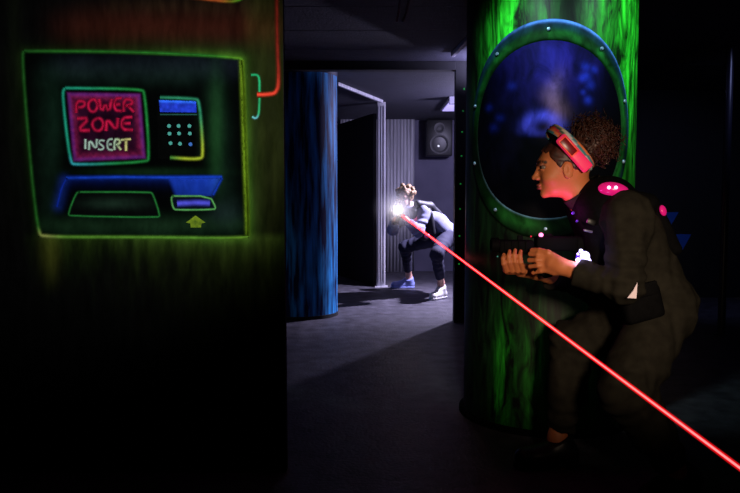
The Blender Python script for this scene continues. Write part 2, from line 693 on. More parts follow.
def face_col(u, v, s, t):
    c = np.zeros(u.shape + (3,)) + lin((3, 4, 4))
    n = fbm(u * .06, v * .06)
    inner = seg_dist(u, v, [(46, 74), (214, 74), (224, 176), (232, 226), (52, 226), (46, 176), (46, 74)])
    c += lin((16, 34, 24)) * (gauss(inner, 12) * .5 * (.4 + n))[..., None]
    c += lin((16, 20, 30)) * (gauss(v - 66, 12) * sstep(30, 80, u) * .7 * (.5 + n))[..., None]
    c += lin((22, 60, 26)) * (gauss(u - 216, 7) * gauss(v - 132, 48) * .8)[..., None]
    c += lin((18, 46, 24)) * (gauss(v - 172, 4) * gauss(u - 150, 60) * .6)[..., None]
    c += lin((18, 44, 30)) * (gauss(u - 55, 8) * gauss(v - 125, 45) * .4)[..., None]
    # blue shelf under the screen
    m = sstep(62, 70, u) * sstep(222, 214, u)
    c += lin((14, 38, 130)) * (m * sstep(174, 178, v) * np.exp(-np.maximum(v - 178, 0) / 3.2) * (.3 + .7 * n))[..., None]
    trap = sstep(166 + (v - 178) * .4, 172 + (v - 178) * .4, u) * sstep(224 - (v - 178) * .5, 217 - (v - 178) * .5, u) * sstep(175, 179, v) * sstep(202, 192, v)
    c += lin((22, 56, 170)) * (trap * (.5 + .5 * n))[..., None]
    c += lin((14, 30, 100)) * (gauss(seg_dist(u, v, [(64, 180), (58, 206)]), 5) * .8)[..., None]
    c += lin((20, 44, 20)) * (gauss(v - 226, 9) * .5 * (.4 + n))[..., None]
    c += lin((30, 44, 46)) * (gauss(v - 214, 12) * gauss(u - 225, 14) * .5)[..., None]
    return c


patch('face_panel', [(23, 51), (242, 58), (249, 238), (38, 237)], .001, face_col, mach, 1.5)


def frame_col(u, v):
    g = np.tile(np.array([38, 104, 36.]), (len(u), 1))
    k = (sstep(200, 246, u) * sstep(20, 90, v))[:, None]
    g = g * (1 - k) + np.array([122, 164, 36.]) * k
    kb = (sstep(225, 238, v))[:, None] * .8
    g = g * (1 - kb) + np.array([104, 158, 52.]) * kb
    kc = (gauss(u - 44, 14) * gauss(v - 237, 8))[:, None]
    g = g * (1 - kc) + np.array([160, 170, 90.]) * kc
    kl = (sstep(60, 25, u) * sstep(230, 200, v))[:, None] * .55
    g = g * (1 - kl) + np.array([30, 74, 30.]) * kl
    return g


fp = smooth_poly(FRAME, 2)
ribbons('frame', [(fp, 9, frame_col, 2.6), ([(241.5, 60), (244.5, 150), (247.5, 236)], 11, (118, 156, 34), 2.2)], .0016, mach)

SQ = [(64, 89.5), (143, 91), (148.5, 161), (71, 164.5)]


def screen_col(u, v, s, t):
    n = fbm(u * .12, v * .12)
    n2 = fbm(u * .3 + 9, v * .3)
    c = np.zeros(u.shape + (3,)) + lin((40, 12, 34)) * (.25 + .9 * n)[..., None]
    e = np.minimum(np.minimum(s, 1 - s) * 80, np.minimum(t, 1 - t) * 73)
    edge = gauss(e - 7, 3.6)
    c += lin((128, 24, 66)) * (edge * (.1 + .9 * n2))[..., None]
    c += lin((60, 10, 42)) * (sstep(30, 6, e) * .4 * n)[..., None]
    c += lin((60, 30, 110)) * (gauss(e - 4.5, 2) * .8)[..., None]
    c *= sstep(1.0, 4, e)[..., None]
    return c


scr = patch('screen', SQ, .002, screen_col, mach, 1.0)


def scr_line(u, v):
    k = sstep(60, 140, u)[:, None]
    g = np.array([34, 158, 128.]) * (1 - k) + np.array([34, 132, 60.]) * k
    kb = (sstep(150, 163, v) * sstep(120, 75, u))[:, None] * .7
    return g * (1 - kb) + np.array([60, 170, 200.]) * kb


SO = smooth_poly([(65, 88), (141, 89), (145, 93), (149.5, 158), (146, 162), (75, 165), (70, 162), (62, 93), (65, 88)], 2)
ribbons('screen_outline', [(SO, 6.5, scr_line, 1.8)], .0026, mach)

GL = {
    'P': [[(0, 1), (.08, 0), (.75, .02), (.95, .25), (.7, .5), (.1, .55)]],
    'O': [[(.5, 0), (.1, .2), (0, .6), (.3, 1), (.75, .95), (1, .5), (.8, .1), (.5, 0)]],
    'W': [[(0, 0), (.2, 1), (.5, .35), (.75, 1), (1, 0)]],
    'E': [[(.95, 0), (.1, .05), (.05, .95), (1, 1)], [(.1, .5), (.8, .48)]],
    'R': [[(.05, 1), (.1, 0), (.75, .05), (.9, .28), (.6, .5), (.1, .52)], [(.45, .52), (1, 1)]],
    'Z': [[(0, .05), (.95, .0), (.05, .95), (1, .95)]],
    'N': [[(0, 1), (.05, 0), (.9, 1), (1, 0)]],
    'I': [[(.5, 0), (.45, 1)]],
    'S': [[(.95, .1), (.4, 0), (.05, .25), (.5, .5), (.9, .75), (.5, 1), (0, .9)]],
    'T': [[(0, .08), (1, 0)], [(.5, .05), (.5, 1)]],
}


def lettering(name, rows, parent, off):
    st = []
    for txt, boxes, wd, col in rows:
        for ch, (x0, y0, x1, y1) in zip(txt, boxes):
            for pl in GL[ch]:
                pts = [(x0 + (x1 - x0) * a, y0 + (y1 - y0) * b) for a, b in pl]
                st.append((smooth_poly(pts, 1), wd * (.85 + .3 * random.random()), col, 1.2))
    return ribbons(name, st, off, parent)


RED = lambda u, v: np.tile(np.array([205, 26, 72.]), (len(u), 1)) * (.72 + .4 * fbm(u * .2, v * .2))[:, None]
lettering('red_lettering', [
    ('POWER', [(76, 101, 86, 113), (88, 99, 98, 112), (99, 99, 112, 112), (114, 98, 122, 111), (123, 99, 134, 112)], 6.2, RED),
    ('ZONE', [(77, 118, 90, 131), (92, 118, 104, 131), (106, 118, 118, 131), (121, 117, 133, 130)], 6.4, RED)], scr, .003)
WHT = lambda u, v: np.stack([175 + 40 * sstep(112, 130, u), 205 - 0 * u, 190 - 60 * sstep(108, 128, u)], 1)
lettering('white_lettering', [
    ('INSERT', [(83, 139, 88, 149), (89, 139, 97, 150), (98, 140, 105, 150), (107, 139, 113, 150), (114, 139, 121, 150), (121, 139, 131, 151)], 4.2, WHT)], scr, .0032)


def kp_col(u, v, s, t):
    n = fbm(u * .1, v * .1)
    c = np.zeros(u.shape + (3,)) + lin((5, 6, 6))
    c += lin((20, 40, 24)) * (sstep(.8, 1, s) * .5 * n)[..., None]
    return c


kp = patch('keypad', [(157, 97), (199, 97), (203, 159), (158, 159)], .002, kp_col, mach, 1.4)
patch('display', [(159, 100), (196, 101), (196.5, 112.5), (160, 112)], .0026,
      lambda u, v, s, t: lin((36, 62, 205)) * (.35 + 1.1 * fbm(u * .25, v * .3))[..., None] + lin((40, 110, 210)) * (gauss(t - .08, .12) * .8)[..., None], kp, 1.0)
KC = mat('teal_key_paint', (74, 160, 148), 0.8, spec=.1)
keyspots = [(169, 126), (178.6, 126), (189.4, 126), (169.5, 133.7), (179, 133.5), (189.8, 133.5), (170.5, 143.2), (180, 143.8), (190.5, 144.3)]
for i, (u, v) in enumerate(keyspots):
    bm = bmesh.new()
    c = W(u, v, YW - .003)
    add_lathe(bm, [(.0072, 0), (.0066, .0012)], c, axis=(0, -1, 0), n=14)
    bm_obj('key', bm, KC if i < 8 else mat('blue_key_paint', (60, 110, 190), .8, spec=.1), kp)


def kp_line(u, v):
    k = sstep(110, 155, v)[:, None]
    g = np.array([44, 132, 96.]) * (1 - k) + np.array([170, 190, 50.]) * k
    kk = sstep(186, 166, u)[:, None] * sstep(150, 158, v)[:, None]
    return g * (1 - kk) + np.array([60, 130, 60.]) * kk


ribbons('keypad_outline', [(smooth_poly([(160, 97.5), (195, 98.5), (199.5, 101), (203.5, 155), (200, 159.5), (170, 157.5)], 2), 6.5, kp_line, 1.6),
                           ([(160, 114.5), (197, 114.5)], 2.5, (40, 90, 80), 1.2)], .0026, mach)
ribbons('shelf_line', [([(66, 178), (120, 177), (168, 177.5), (222, 177)], 6, (24, 66, 196), 1.4),
                       (smooth_poly([(67, 178), (62, 186), (57, 207)], 2), 6, (18, 44, 150), 1.4),
                       ([(222, 178), (213, 195)], 5, (22, 56, 170), 1.4)], .0018, mach)


def tray_col(u, v, s, t):
    n = fbm(u * .03, v * .2)
    return np.zeros(u.shape + (3,)) + lin((7, 9, 9)) + lin((26, 46, 34)) * (gauss(t - .45, .22) * gauss(s - .5, .35) * (.4 + .8 * n))[..., None]


tr = patch('tray', [(78, 192), (151, 192), (159.5, 217), (68, 216)], .002, tray_col, mach, 1.6)
ribbons('tray_outline', [(smooth_poly([(78, 192), (150, 192), (153, 194), (160, 215), (158, 217.5), (70, 216), (68, 214), (76, 193), (80, 192)], 1), 4.0, (40, 122, 56), 1.5)], .0024, tr)
sl = patch('card_slot', [(172, 196), (211, 196), (216, 209), (175, 210)], .002, lambda u, v, s, t: np.zeros(u.shape + (3,)) + lin((10, 16, 30)), mach, 1.6)
ribbons('slot_glow', [([(177, 203.5), (195, 202.5), (210, 203)], 8.5, (84, 86, 226), .9)], .0024, sl)
ribbons('slot_outline', [(smooth_poly([(172, 196), (210, 196), (216, 208), (214, 209.5), (176, 210), (173, 208), (171, 197), (174, 196)], 1), 3.6, (92, 170, 92), 1.4)], .003, sl)
bm = bmesh.new()
aq = [(195.5, 215.5), (205.5, 222.5), (201.5, 223.5), (201, 227.5), (190.5, 227.5), (190.5, 223.5), (186, 222.5)]
f = [bm.verts.new(W(u, v, YW - .002)) for u, v in aq]
g_ = [bm.verts.new(W(u, v, YW - .001)) for u, v in aq]
bm.faces.new(f)
bm.faces.new(g_[::-1])
for i in range(len(f)):
    j = (i + 1) % len(f)
    bm.faces.new((f[i], g_[i], g_[j], f[j]))
bm_obj('arrow', bm, mat('arrow_paint', (124, 150, 30), .8, spec=.1, noise=(60, (70, 96, 22), .3, .7, (1, 1, 1))), mach)

pipe = tag(ribbons('painted_pipe', [(smooth_poly([(276.5, -60), (277, 40), (279, 84), (276, 93), (268, 94.5), (257, 94.5)], 2), 6.5, lambda u, v: np.tile(np.array([206, 62, 44.]), (len(u), 1)) * (.62 + .5 * sstep(60, 92, v))[:, None], 1.0)], .002, None),
           'red painted pipe bending left at the right edge of mural wall', 'mural')
tag(ribbons('painted_bracket', [(smooth_poly([(251, 75), (257, 74.5), (259.5, 78), (259.5, 92)], 2), 4.5, (40, 176, 110), 1.3),
                                (smooth_poly([(259.5, 98), (259, 114), (256, 119), (252, 116.5)], 2), 4.5, lambda u, v: np.stack([50 + 60 * sstep(112, 119, v), 180 + 10 * sstep(112, 119, v), 110 + 90 * sstep(112, 119, v)], 1), 1.3)], .0015, None),
    'small teal painted bracket clasping end of the red painted pipe', 'mural')
tag(ribbons('painted_panel_edge', [(smooth_poly([(150, -6), (190, -3), (225, 1.5), (238, 1), (246, -5)], 2), 6, lambda u, v: np.stack([190 - 110 * sstep(220, 244, u), 90 + 70 * sstep(215, 240, u), 40 + 0 * u], 1) * .8, 1.3)], .0015, None),
    'orange and green painted curve at top of mural wall above cash machine', 'mural')

# ------------------------------------------------------------------ green tank column
TX, TY, TR = 0.844, 3.428, 0.388
ANG0 = math.atan2(-TX, -TY)      # direction towards the camera measured from -Y... see below
to_cam = np.array([-TX, -TY]) / math.hypot(TX, TY)
side = np.array([-to_cam[1], to_cam[0]])     # picture right
if side[0] < 0:
    side = -side


def cyl(th, z, r):
    """th = 0 faces the photographer, positive to the picture's right"""
    d = to_cam * np.cos(th)[..., None] + side * np.sin(th)[..., None]
    return np.stack([TX + d[..., 0] * r, TY + d[..., 1] * r, z + 0 * th], -1)


tank = empty('painted_tank', (TX, TY, 0))
tag(tank, 'tall green streaked cylindrical tank column with oval porthole behind woman', 'column', kind='thing')
nth, nzz = 220, 160
th = np.linspace(-PI, PI, nth)
zz = np.linspace(0.02, ZC, nzz)
T2, Z2 = np.meshgrid(th, zz, indexing='ij')
PP = cyl(T2, Z2, TR)
TU, TV = UV(PP)


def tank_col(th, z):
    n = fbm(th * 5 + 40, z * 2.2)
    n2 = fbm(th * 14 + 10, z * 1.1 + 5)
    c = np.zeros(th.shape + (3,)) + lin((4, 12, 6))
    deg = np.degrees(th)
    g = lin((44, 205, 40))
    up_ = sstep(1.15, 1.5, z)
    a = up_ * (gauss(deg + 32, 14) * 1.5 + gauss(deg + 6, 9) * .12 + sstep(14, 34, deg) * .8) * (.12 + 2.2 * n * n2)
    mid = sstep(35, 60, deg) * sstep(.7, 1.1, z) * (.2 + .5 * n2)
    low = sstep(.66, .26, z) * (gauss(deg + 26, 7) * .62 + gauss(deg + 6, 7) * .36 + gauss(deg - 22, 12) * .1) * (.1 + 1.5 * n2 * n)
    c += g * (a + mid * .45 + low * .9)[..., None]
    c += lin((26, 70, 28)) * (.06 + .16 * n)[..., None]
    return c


TANKP = mat_paint('green_streaked_paint', 0.5, spec=0.3, noise=[
    (7, (2.0, 2.0, .5), .36, .66, .04, 2.3, 1.4), (24, (2.0, 2.0, .25), .32, .68, .4, 1.5, .5)])
ii = np.arange(nth * nzz).reshape(nth, nzz)
ff = np.stack([ii[:-1, :-1], ii[1:, :-1], ii[1:, 1:], ii[:-1, 1:]], -1).reshape(-1, 4)
mesh_obj('shell', PP.reshape(-1, 3), ff, TANKP, tank, True, tank_col(T2, Z2).reshape(-1, 3))
bm = bmesh.new()
add_lathe(bm, [(TR + .022, 0), (TR + .022, .018), (TR + .012, .024), (TR - .02, .024), (TR - .02, 0)], (TX, TY, 0), n=96, cap=False)
bm_obj('base_ring', bm, mat('dark_green_rubber', (6, 10, 7), .9, spec=.05), tank, True)

# porthole: angles and heights from the ellipse seen in the photograph
PC_T, PC_Z = math.radians(-1.0), float(W(548, 130, 3.05)[2])
IN_T, IN_Z = math.radians(51.5), 87.5 / F * 3.06
OU_T, OU_Z = math.radians(59.5), 108 / F * 3.06


def ring_patch(name, lo, hi, colfn, parent, m, nr=10, na=160, rad=lambda q: TR + .012, z_fix=None):
    a = np.linspace(0, 2 * PI, na)
    q = np.linspace(0, 1, nr)
    A, Q = np.meshgrid(a, q, indexing='ij')
    tt = lo[0] + (hi[0] - lo[0]) * Q
    zr = lo[1] + (hi[1] - lo[1]) * Q
    t = PC_T + tt * np.sin(A)
    z = PC_Z + zr * np.cos(A)
    pts = cyl(t, z, 1.0)
    rr = rad(Q)
    d = pts - np.array([TX, TY, 0])
    pts = np.concatenate([np.array([TX, TY]) + d[..., :2] * rr[..., None], z[..., None]], -1)
    u, v = UV(pts)
    col = colfn(u, v, A, Q)
    idn = np.arange(na * nr).reshape(na, nr)
    fc = np.stack([idn[:-1, :-1], idn[1:, :-1], idn[1:, 1:], idn[:-1, 1:]], -1).reshape(-1, 4)[:, ::-1]
    return mesh_obj(name, pts.reshape(-1, 3), fc, m, parent, True, col.reshape(-1, 3))


def glass_col(u, v, A, Q):
    n = fbm(u * .05, v * .03)
    n2 = fbm(u * .12 + 7, v * .02)
    c = np.zeros(u.shape + (3,)) + lin((2, 2, 6))
    top = gauss(v - 58, 38) * gauss(u - 548, 40)
    c += lin((34, 26, 122)) * (top * (.12 + 1.5 * n2 * n * 1.6))[..., None]
    c += lin((120, 88, 112)) * (gauss(u - 556 - 4 * np.sin(v * .12), 9) * gauss(v - 102, 22) * 1.0 * (.4 + n))[..., None]
    c += lin((40, 40, 150)) * (gauss(u - 552, 14) * gauss(v - 60, 24) * .35 * (.3 + n2))[..., None]
    # pale blue bubble
    db = np.hypot((u - 543) / 21, (v - 127) / 15)
    c += lin((62, 66, 200)) * (gauss(db - .75, .38) * (.4 + 1.0 * n) * sstep(-.2, .3, (135 - v) / 20))[..., None]
    for (x, y, r) in [(585, 66, 3), (587, 76, 3), (590, 85, 3.4), (582, 78, 2.6), (588, 100, 3), (594, 70, 2.4), (500, 118, 3), (494, 128, 3), (489, 108, 2.4), (583, 92, 2), (512, 86, 3)]:
        c += lin((30, 50, 190)) * (gauss(np.hypot(u - x, v - y), r * 1.3) * (.7 if x > 550 else .3))[..., None]
    c += lin((10, 11, 44)) * (gauss(u - 500, 22) * gauss(v - 130, 40) * .5 * n)[..., None]
    return c


def ring_col(u, v, A, Q):
    n = fbm(u * .07, v * .05)
    n2 = fbm(A * 9, Q * 2)
    c = np.zeros(u.shape + (3,)) + lin((6, 18, 10))
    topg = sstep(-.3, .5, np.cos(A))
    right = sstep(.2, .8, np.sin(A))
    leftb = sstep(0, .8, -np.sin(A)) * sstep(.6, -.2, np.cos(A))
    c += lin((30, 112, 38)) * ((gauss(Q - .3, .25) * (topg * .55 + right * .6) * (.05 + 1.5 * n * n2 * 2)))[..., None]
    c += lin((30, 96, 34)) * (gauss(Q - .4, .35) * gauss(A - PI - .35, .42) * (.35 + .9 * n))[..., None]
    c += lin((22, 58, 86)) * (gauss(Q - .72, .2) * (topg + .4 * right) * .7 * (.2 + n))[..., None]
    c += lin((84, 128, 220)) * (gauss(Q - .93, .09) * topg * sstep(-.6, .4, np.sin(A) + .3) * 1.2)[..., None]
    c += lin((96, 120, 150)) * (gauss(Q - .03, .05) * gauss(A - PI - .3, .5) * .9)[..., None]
    return c


PORTP = mat_paint('porthole_paint', 0.6, spec=0.06, noise=[(14, (1, 1, .6), .3, .7, .35, 1.5, .8)])
ring_patch('window', (0, 0), (IN_T, IN_Z), glass_col, tank, PORTP, nr=60, rad=lambda q: TR + .003 + 0 * q)
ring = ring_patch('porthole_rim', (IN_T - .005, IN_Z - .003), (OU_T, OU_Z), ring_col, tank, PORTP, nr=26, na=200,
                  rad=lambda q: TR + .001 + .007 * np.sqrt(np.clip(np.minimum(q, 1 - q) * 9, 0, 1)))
BOLT = mat('bolt_steel', (150, 180, 210), .3, .4)
for k in range(10):
    a = 2 * PI * k / 10
    t = np.array(PC_T + (IN_T + OU_T) / 2 * math.sin(a))
    p = cyl(t, np.array(PC_Z + (IN_Z + OU_Z) / 2 * math.cos(a)), TR + .011)
    nrm = p - np.array([TX, TY, p[2]])
    bm = bmesh.new()
    add_lathe(bm, [(.008, 0), (.008, .003), (.0055, .006), (.0005, .0065)], p, axis=nrm / np.linalg.norm(nrm), n=12)
    bm_obj('bolt', bm, BOLT, ring, True)

# ------------------------------------------------------------------ blue drum column by the doorway
BX, BY, BR = -0.635, 6.40, 0.345
drum = empty('painted_drum', (BX, BY, 0))
tag(drum, 'glossy blue painted round column beside the dark mural wall', 'column', kind='thing')
bm = bmesh.new()
add_lathe(bm, [(BR, .03), (BR, ZC - .055)], (BX, BY, 0), n=96, cap=False)
bm_obj('shell', bm, mat('blue_streaked_paint', (3, 14, 66), .62, spec=.2, noise=(8, (54, 176, 255), .42, .66, (2.6, 2.6, .25))), drum, True)
bm = bmesh.new()
add_lathe(bm, [(BR + .006, 0), (BR + .006, .03), (BR - .02, .03), (BR - .02, 0)], (BX, BY, 0), n=96, cap=False)
bm_obj('base_ring', bm, BLACK, drum, True)
bm = bmesh.new()
add_lathe(bm, [(BR - .02, ZC - .055), (BR + .004, ZC - .055), (BR + .004, ZC), (BR - .02, ZC)], (BX, BY, 0), n=96, cap=False)
bm_obj('top_ring', bm, mat('dark_blue_band', (10, 20, 60), .4), drum, True)

# ------------------------------------------------------------------ back room fittings
def corrugated(name, x0, x1, y, z0, z1, pitch, amp, m, parent=None):
    n = int((x1 - x0) / pitch * 8)
    x = np.linspace(x0, x1, n)
    yy = y + amp * np.sin((x - x0) / pitch * 2 * PI)
    VV = []
    for dz in (z0, z1):
        for off in (0, .004):
            VV.append(np.stack([x, yy + off, np.full(n, dz)], 1))
    VV = np.concatenate(VV)
    a, b, c, d = 0, n, 2 * n, 3 * n
    i = np.arange(n - 1)
    FFc = np.concatenate([np.stack([a + i, a + i + 1, c + i + 1, c + i], 1), np.stack([b + i + 1, b + i, d + i, d + i + 1], 1),
                          np.stack([c + i, c + i + 1, d + i + 1, d + i], 1), np.stack([b + i, b + i + 1, a + i + 1, a + i], 1)])
    return mesh_obj(name, VV, FFc, m, parent, False)


xa, xb = W(340, 118, 10.0)[0], W(415.5, 118, 10.0)[0]
tag(corrugated('corrugated_screen', xa, xb, 10.2, 0.0, W(400, 118, 10.2)[2], .048, .008, METAL),
    'grey ribbed metal sheet standing against the back wall', 'panel', kind='thing')
PY = 8.4
pr = W(381.5, 103.5, PY)
post = empty('ribbed_post', (pr[0], PY, 0))
tag(post, 'pale ribbed upright post left of the crouching man, floor to ceiling', 'post', kind='thing')
bm = bmesh.new()
add_box(bm, (pr[0], PY + .02, ZC / 2), (.094, .07, ZC - .004), bevel=.004)
bm_obj('shaft', bm, METAL, post, True)
for q in (-1, 0, 1):
    bm = bmesh.new()
    add_box(bm, (pr[0] + q * .03, PY - .02, ZC / 2), (.012, .014, ZC - .1), bevel=.002)
    bm_obj('rib', bm, METAL, post, True)
box_obj('foot_plate', (pr[0], PY + .01, .006), (.15, .13, .012), METAL, post)
# dark partition running back from the post
a_, b_ = np.array([pr[0] - .075, PY + .1]), W(338, 126, 9.8)[:2]
mid = (a_ + b_) / 2
ang = math.atan2(*(b_ - a_)[::-1])
tag(box_obj('black_partition', (mid[0], mid[1], 1.015), (float(np.linalg.norm(b_ - a_)), .04, 2.03), BLACK, None, Matrix.Rotation(ang, 3, 'Z')),
    'black partition board running from the ribbed post to behind the blue column', 'partition', kind='thing')
# top rail from the post towards the drum
ra, rb = W(337, 86, 6.98), W(382, 102.5, 8.22)
ra[2] = rb[2] = ZC - .019
bm = bmesh.new()
ctr = (ra + rb) / 2
dv = Vector(rb - ra)
add_box(bm, (ctr[0], ctr[1], ctr[2]), (dv.length, .032, .034), Vector((1, 0, 0)).rotation_difference(dv).to_matrix(), .004)
tag(bm_obj('ceiling_rail', bm, METAL, None, True), 'pale metal rail under the ceiling between blue column and post', 'rail', kind='thing')
# near ceiling rail on the right
ra, rb = W(454, 55.5, 5.55), W(471, 37, 4.95)
ctr = (ra + rb) / 2
dv = Vector(rb - ra)
bm = bmesh.new()
zr = ZC - .02
add_box(bm, (ctr[0], ctr[1], zr), (dv.length + .1, .03, .034), Vector((1, 0, 0)).rotation_difference(Vector((dv.x, dv.y, 0))).to_matrix(), .004)
tag(bm_obj('ceiling_rail', bm, METAL, None, True), 'short pale rail on the ceiling beside top of green tank', 'rail', kind='thing')
# two hanging cables
for pts in ([(398, -40), (399.5, 0), (398.5, 12), (397, 22)], [(409, -40), (408.5, 0), (406, 13), (402.5, 22)]):
    p0 = W(*pts[-1], 5.0)
    bm = bmesh.new()
    top = W(pts[1][0], 0, 3.9)
    p3 = [np.array([top[0], 3.9, ZC]), np.array([top[0], 3.9, ZC - .05]), W(pts[1][0], 2, 3.9), W(pts[2][0], pts[2][1], 3.9), W(pts[3][0], pts[3][1], 3.9)]
    add_tube(bm, p3, .006, 8)
    tag(bm_obj('hanging_cable', bm, mat('grey_cable', (170, 170, 185), .6), None, True),
        'straighter grey cable end hanging from the ceiling' if pts[0][0] < 400 else 'more slanted grey cable end hanging from the ceiling', 'cable', group='cables hanging from the ceiling')

# loudspeaker
sp = W(439, 138, 10.05)
spk = empty('loudspeaker', (sp[0], 10.3, sp[2] - .25))
tag(spk, 'black loudspeaker mounted high on the back wall', 'speaker')
box_obj('cabinet', (sp[0], 10.12, sp[2]), (.36, .26, .50), PLASTIC, spk, None, .018)
bm = bmesh.new()
add_lathe(bm, [(.135, 0), (.135, .012), (.118, .014), (.06, -.02), (.045, -.006), (.001, .004)], (sp[0], 9.992, sp[2] - .09), axis=(0, -1, 0), n=36)
bm_obj('woofer', bm, mat('speaker_cone', (17, 17, 21), .5), spk, True)
bm = bmesh.new()
add_lathe(bm, [(.075, 0), (.075, .01), (.05, .01), (.03, .0), (.001, .006)], (sp[0], 9.992, sp[2] + .13), axis=(0, -1, 0), n=30)
bm_obj('tweeter', bm, mat('speaker_horn', (15, 15, 19), .5), spk, True)
bm = bmesh.new()
add_sphere(bm, W(438.5, 146, 9.97), .014)
bm_obj('power_light', bm, mat('white_led', (255, 255, 255), emit=(235, 235, 255), estr=.9), spk, True)
box_obj('bracket', (sp[0], 10.27, sp[2]), (.10, .06, .12), METAL, spk)

# ceiling strip lamp
la, lb = W(441, 104, 9.1), W(452, 91, 8.0)
lamp = empty('ceiling_lamp', (la[0] + .1, 8.6, ZC))
tag(lamp, 'rectangular glowing ceiling lamp above the loudspeaker', 'lamp')
lc = np.array([1.02, 8.55, ZC])
box_obj('housing', (lc[0], lc[1], ZC - .012), (.30, .98, .024), mat('white_housing', (150, 150, 160), .5), lamp, None, .003)
box_obj('diffuser', (lc[0], lc[1], ZC - .028), (.25, .90, .012), mat('lamp_diffuser', (200, 200, 220), .4, emit=(182, 168, 255), estr=.9), lamp)
box_obj('end_bracket', (lc[0], lc[1] - .56, ZC - .04), (.30, .06, .08), mat('grey_bracket', (110, 108, 124), .6), lamp)

# green indicator lights down the doorway jamb
GLED = mat('green_led', (40, 200, 70), .4, emit=(50, 220, 80), estr=.16)
for (u, v) in [(464, 89), (463, 111), (462, 132), (461.5, 156), (460.5, 184), (460, 209), (459.5, 236), (459, 264)]:
    bm = bmesh.new()
    p = W(u, v, 5.95)
    add_lathe(bm, [(.008, 0), (.0075, .004), (.0015, .007)], (p[0], 5.951, p[2]), axis=(0, -1, 0), n=12)
    tag(bm_obj('indicator_light', bm, GLED, None, True), 'tiny green light in the row down black doorway jamb', 'light', group='green lights down the doorway jamb')

# right-hand background
RP = mat('dark_post_gloss', (22, 22, 32), .3, spec=.6)
bm = bmesh.new()
p = W(727, 150, 5.4)
add_lathe(bm, [(.05, 0), (.05, .01), (.028, .014), (.028, ZC - .012), (.05, ZC - .01), (.05, ZC)], (p[0], 5.4, 0), n=24)
tag(bm_obj('support_pole', bm, RP, None, True), 'thin dark floor-to-ceiling pole behind the woman near the picture edge', 'pole', kind='thing')
BT = mat('blue_triangle_paint', (30, 90, 190), .6, spec=.2)
for (u, v, s, lab) in [(671.5, 217.5, 7.0, 'upper and smaller dark blue triangle on wall behind the woman'), (682.5, 241, 9.0, 'lower and larger dark blue triangle on wall behind the woman')]:
    bm = bmesh.new()
    q = [(-1, -.75), (1, -.75), (0, 1)]
    f = [bm.verts.new(W(u + a * s, v + b * s, 7.49)) for a, b in q]
    k = [bm.verts.new(np.array(x.co) + [0, .012, 0]) for x in f]
    bm.faces.new(f)
    bm.faces.new(k[::-1])
    for i in range(3):
        bm.faces.new((f[i], k[i], k[(i + 1) % 3], f[(i + 1) % 3]))
    tag(bm_obj('wall_triangle', bm, BT), lab, 'triangle sign', group='blue triangles behind the woman')
bm = bmesh.new()
q = [(0, -1), (1, 0), (0, 1), (-1, 0)]
o_ = [bm.verts.new(W(708 + a * 4.2, 52 + b * 4.8, 7.49)) for a, b in q]
n_ = [bm.verts.new(W(708 + a * 2.6, 52 + b * 3.0, 7.49)) for a, b in q]
for i in range(4):
    bm.faces.new((o_[i], o_[(i + 1) % 4], n_[(i + 1) % 4], n_[i]))
r_ = bmesh.ops.extrude_face_region(bm, geom=bm.faces[:])
bmesh.ops.translate(bm, vec=(0, .01, 0), verts=[e for e in r_['geom'] if isinstance(e, bmesh.types.BMVert)])
tag(bm_obj('wall_diamond', bm, mat('dull_red_paint', (150, 44, 48), .6)), 'small dull red diamond outline high on the dark right wall', 'diamond sign')


# ================================================================== WOMAN
woman = empty('person', W(625, 470, 2.55) * np.array([1, 1, 0]))
tag(woman, 'person in dark olive coveralls and light-up vest crouching beside the green tank, holding a gun', 'person')
SKIN_W = (184, 108, 66)
HC = W(562.5, 167.5, 2.58)
HR = basis((-1, 0.05, -0.06))
HS = 0.935
CH1, CH2, PEL = W(607, 214, 2.58), W(624, 238, 2.58), W(664, 303, 2.58)
sh_n, el_n, wr_n = W(629, 217, 2.40), W(622, 285, 2.35), W(561, 266.5, 2.44)
sh_f, el_f, wr_f = W(602, 217, 2.76), W(592, 288, 2.82), W(536, 272, 2.66)
hp_n, kn_n, an_n = W(667, 314, 2.48), W(625, 391, 2.32), W(676, 471, 2.36)
hp_f, kn_f, an_f = W(650, 314, 2.70), W(575, 341, 2.76), W(557, 438, 2.72)

S = SDF((.36, 2.16, .0), (1.22, 2.98, 1.31), .0032)
WT = build_head(S, HC, HR, HS, 1.0)
S.cone(WT(-.028, 0, -.055), W(594, 214, 2.58), .053, .060, .03)
S.cone(CH1, CH2, .095, .105, .04)
S.cone(CH2, PEL, .105, .105, .04)
for sh, el, wr in ((sh_n, el_n, wr_n), (sh_f, el_f, wr_f)):
    S.cone(CH1 * .5 + sh * .5, sh, .06, .055, .04)
    S.cone(sh, el, .048, .038, .02)
    S.cone(el, el * .6 + wr * .4, .038, .037, .02)
    S.cone(el * .6 + wr * .4, wr, .037, .026, .02)
for hp, kn, an in ((hp_n, kn_n, an_n), (hp_f, kn_f, an_f)):
    S.cone(hp, kn, .085, .058, .04)
    S.cone(kn, kn * .6 + an * .4, .056, .052, .02)
    S.cone(kn * .6 + an * .4, an, .052, .034, .02)
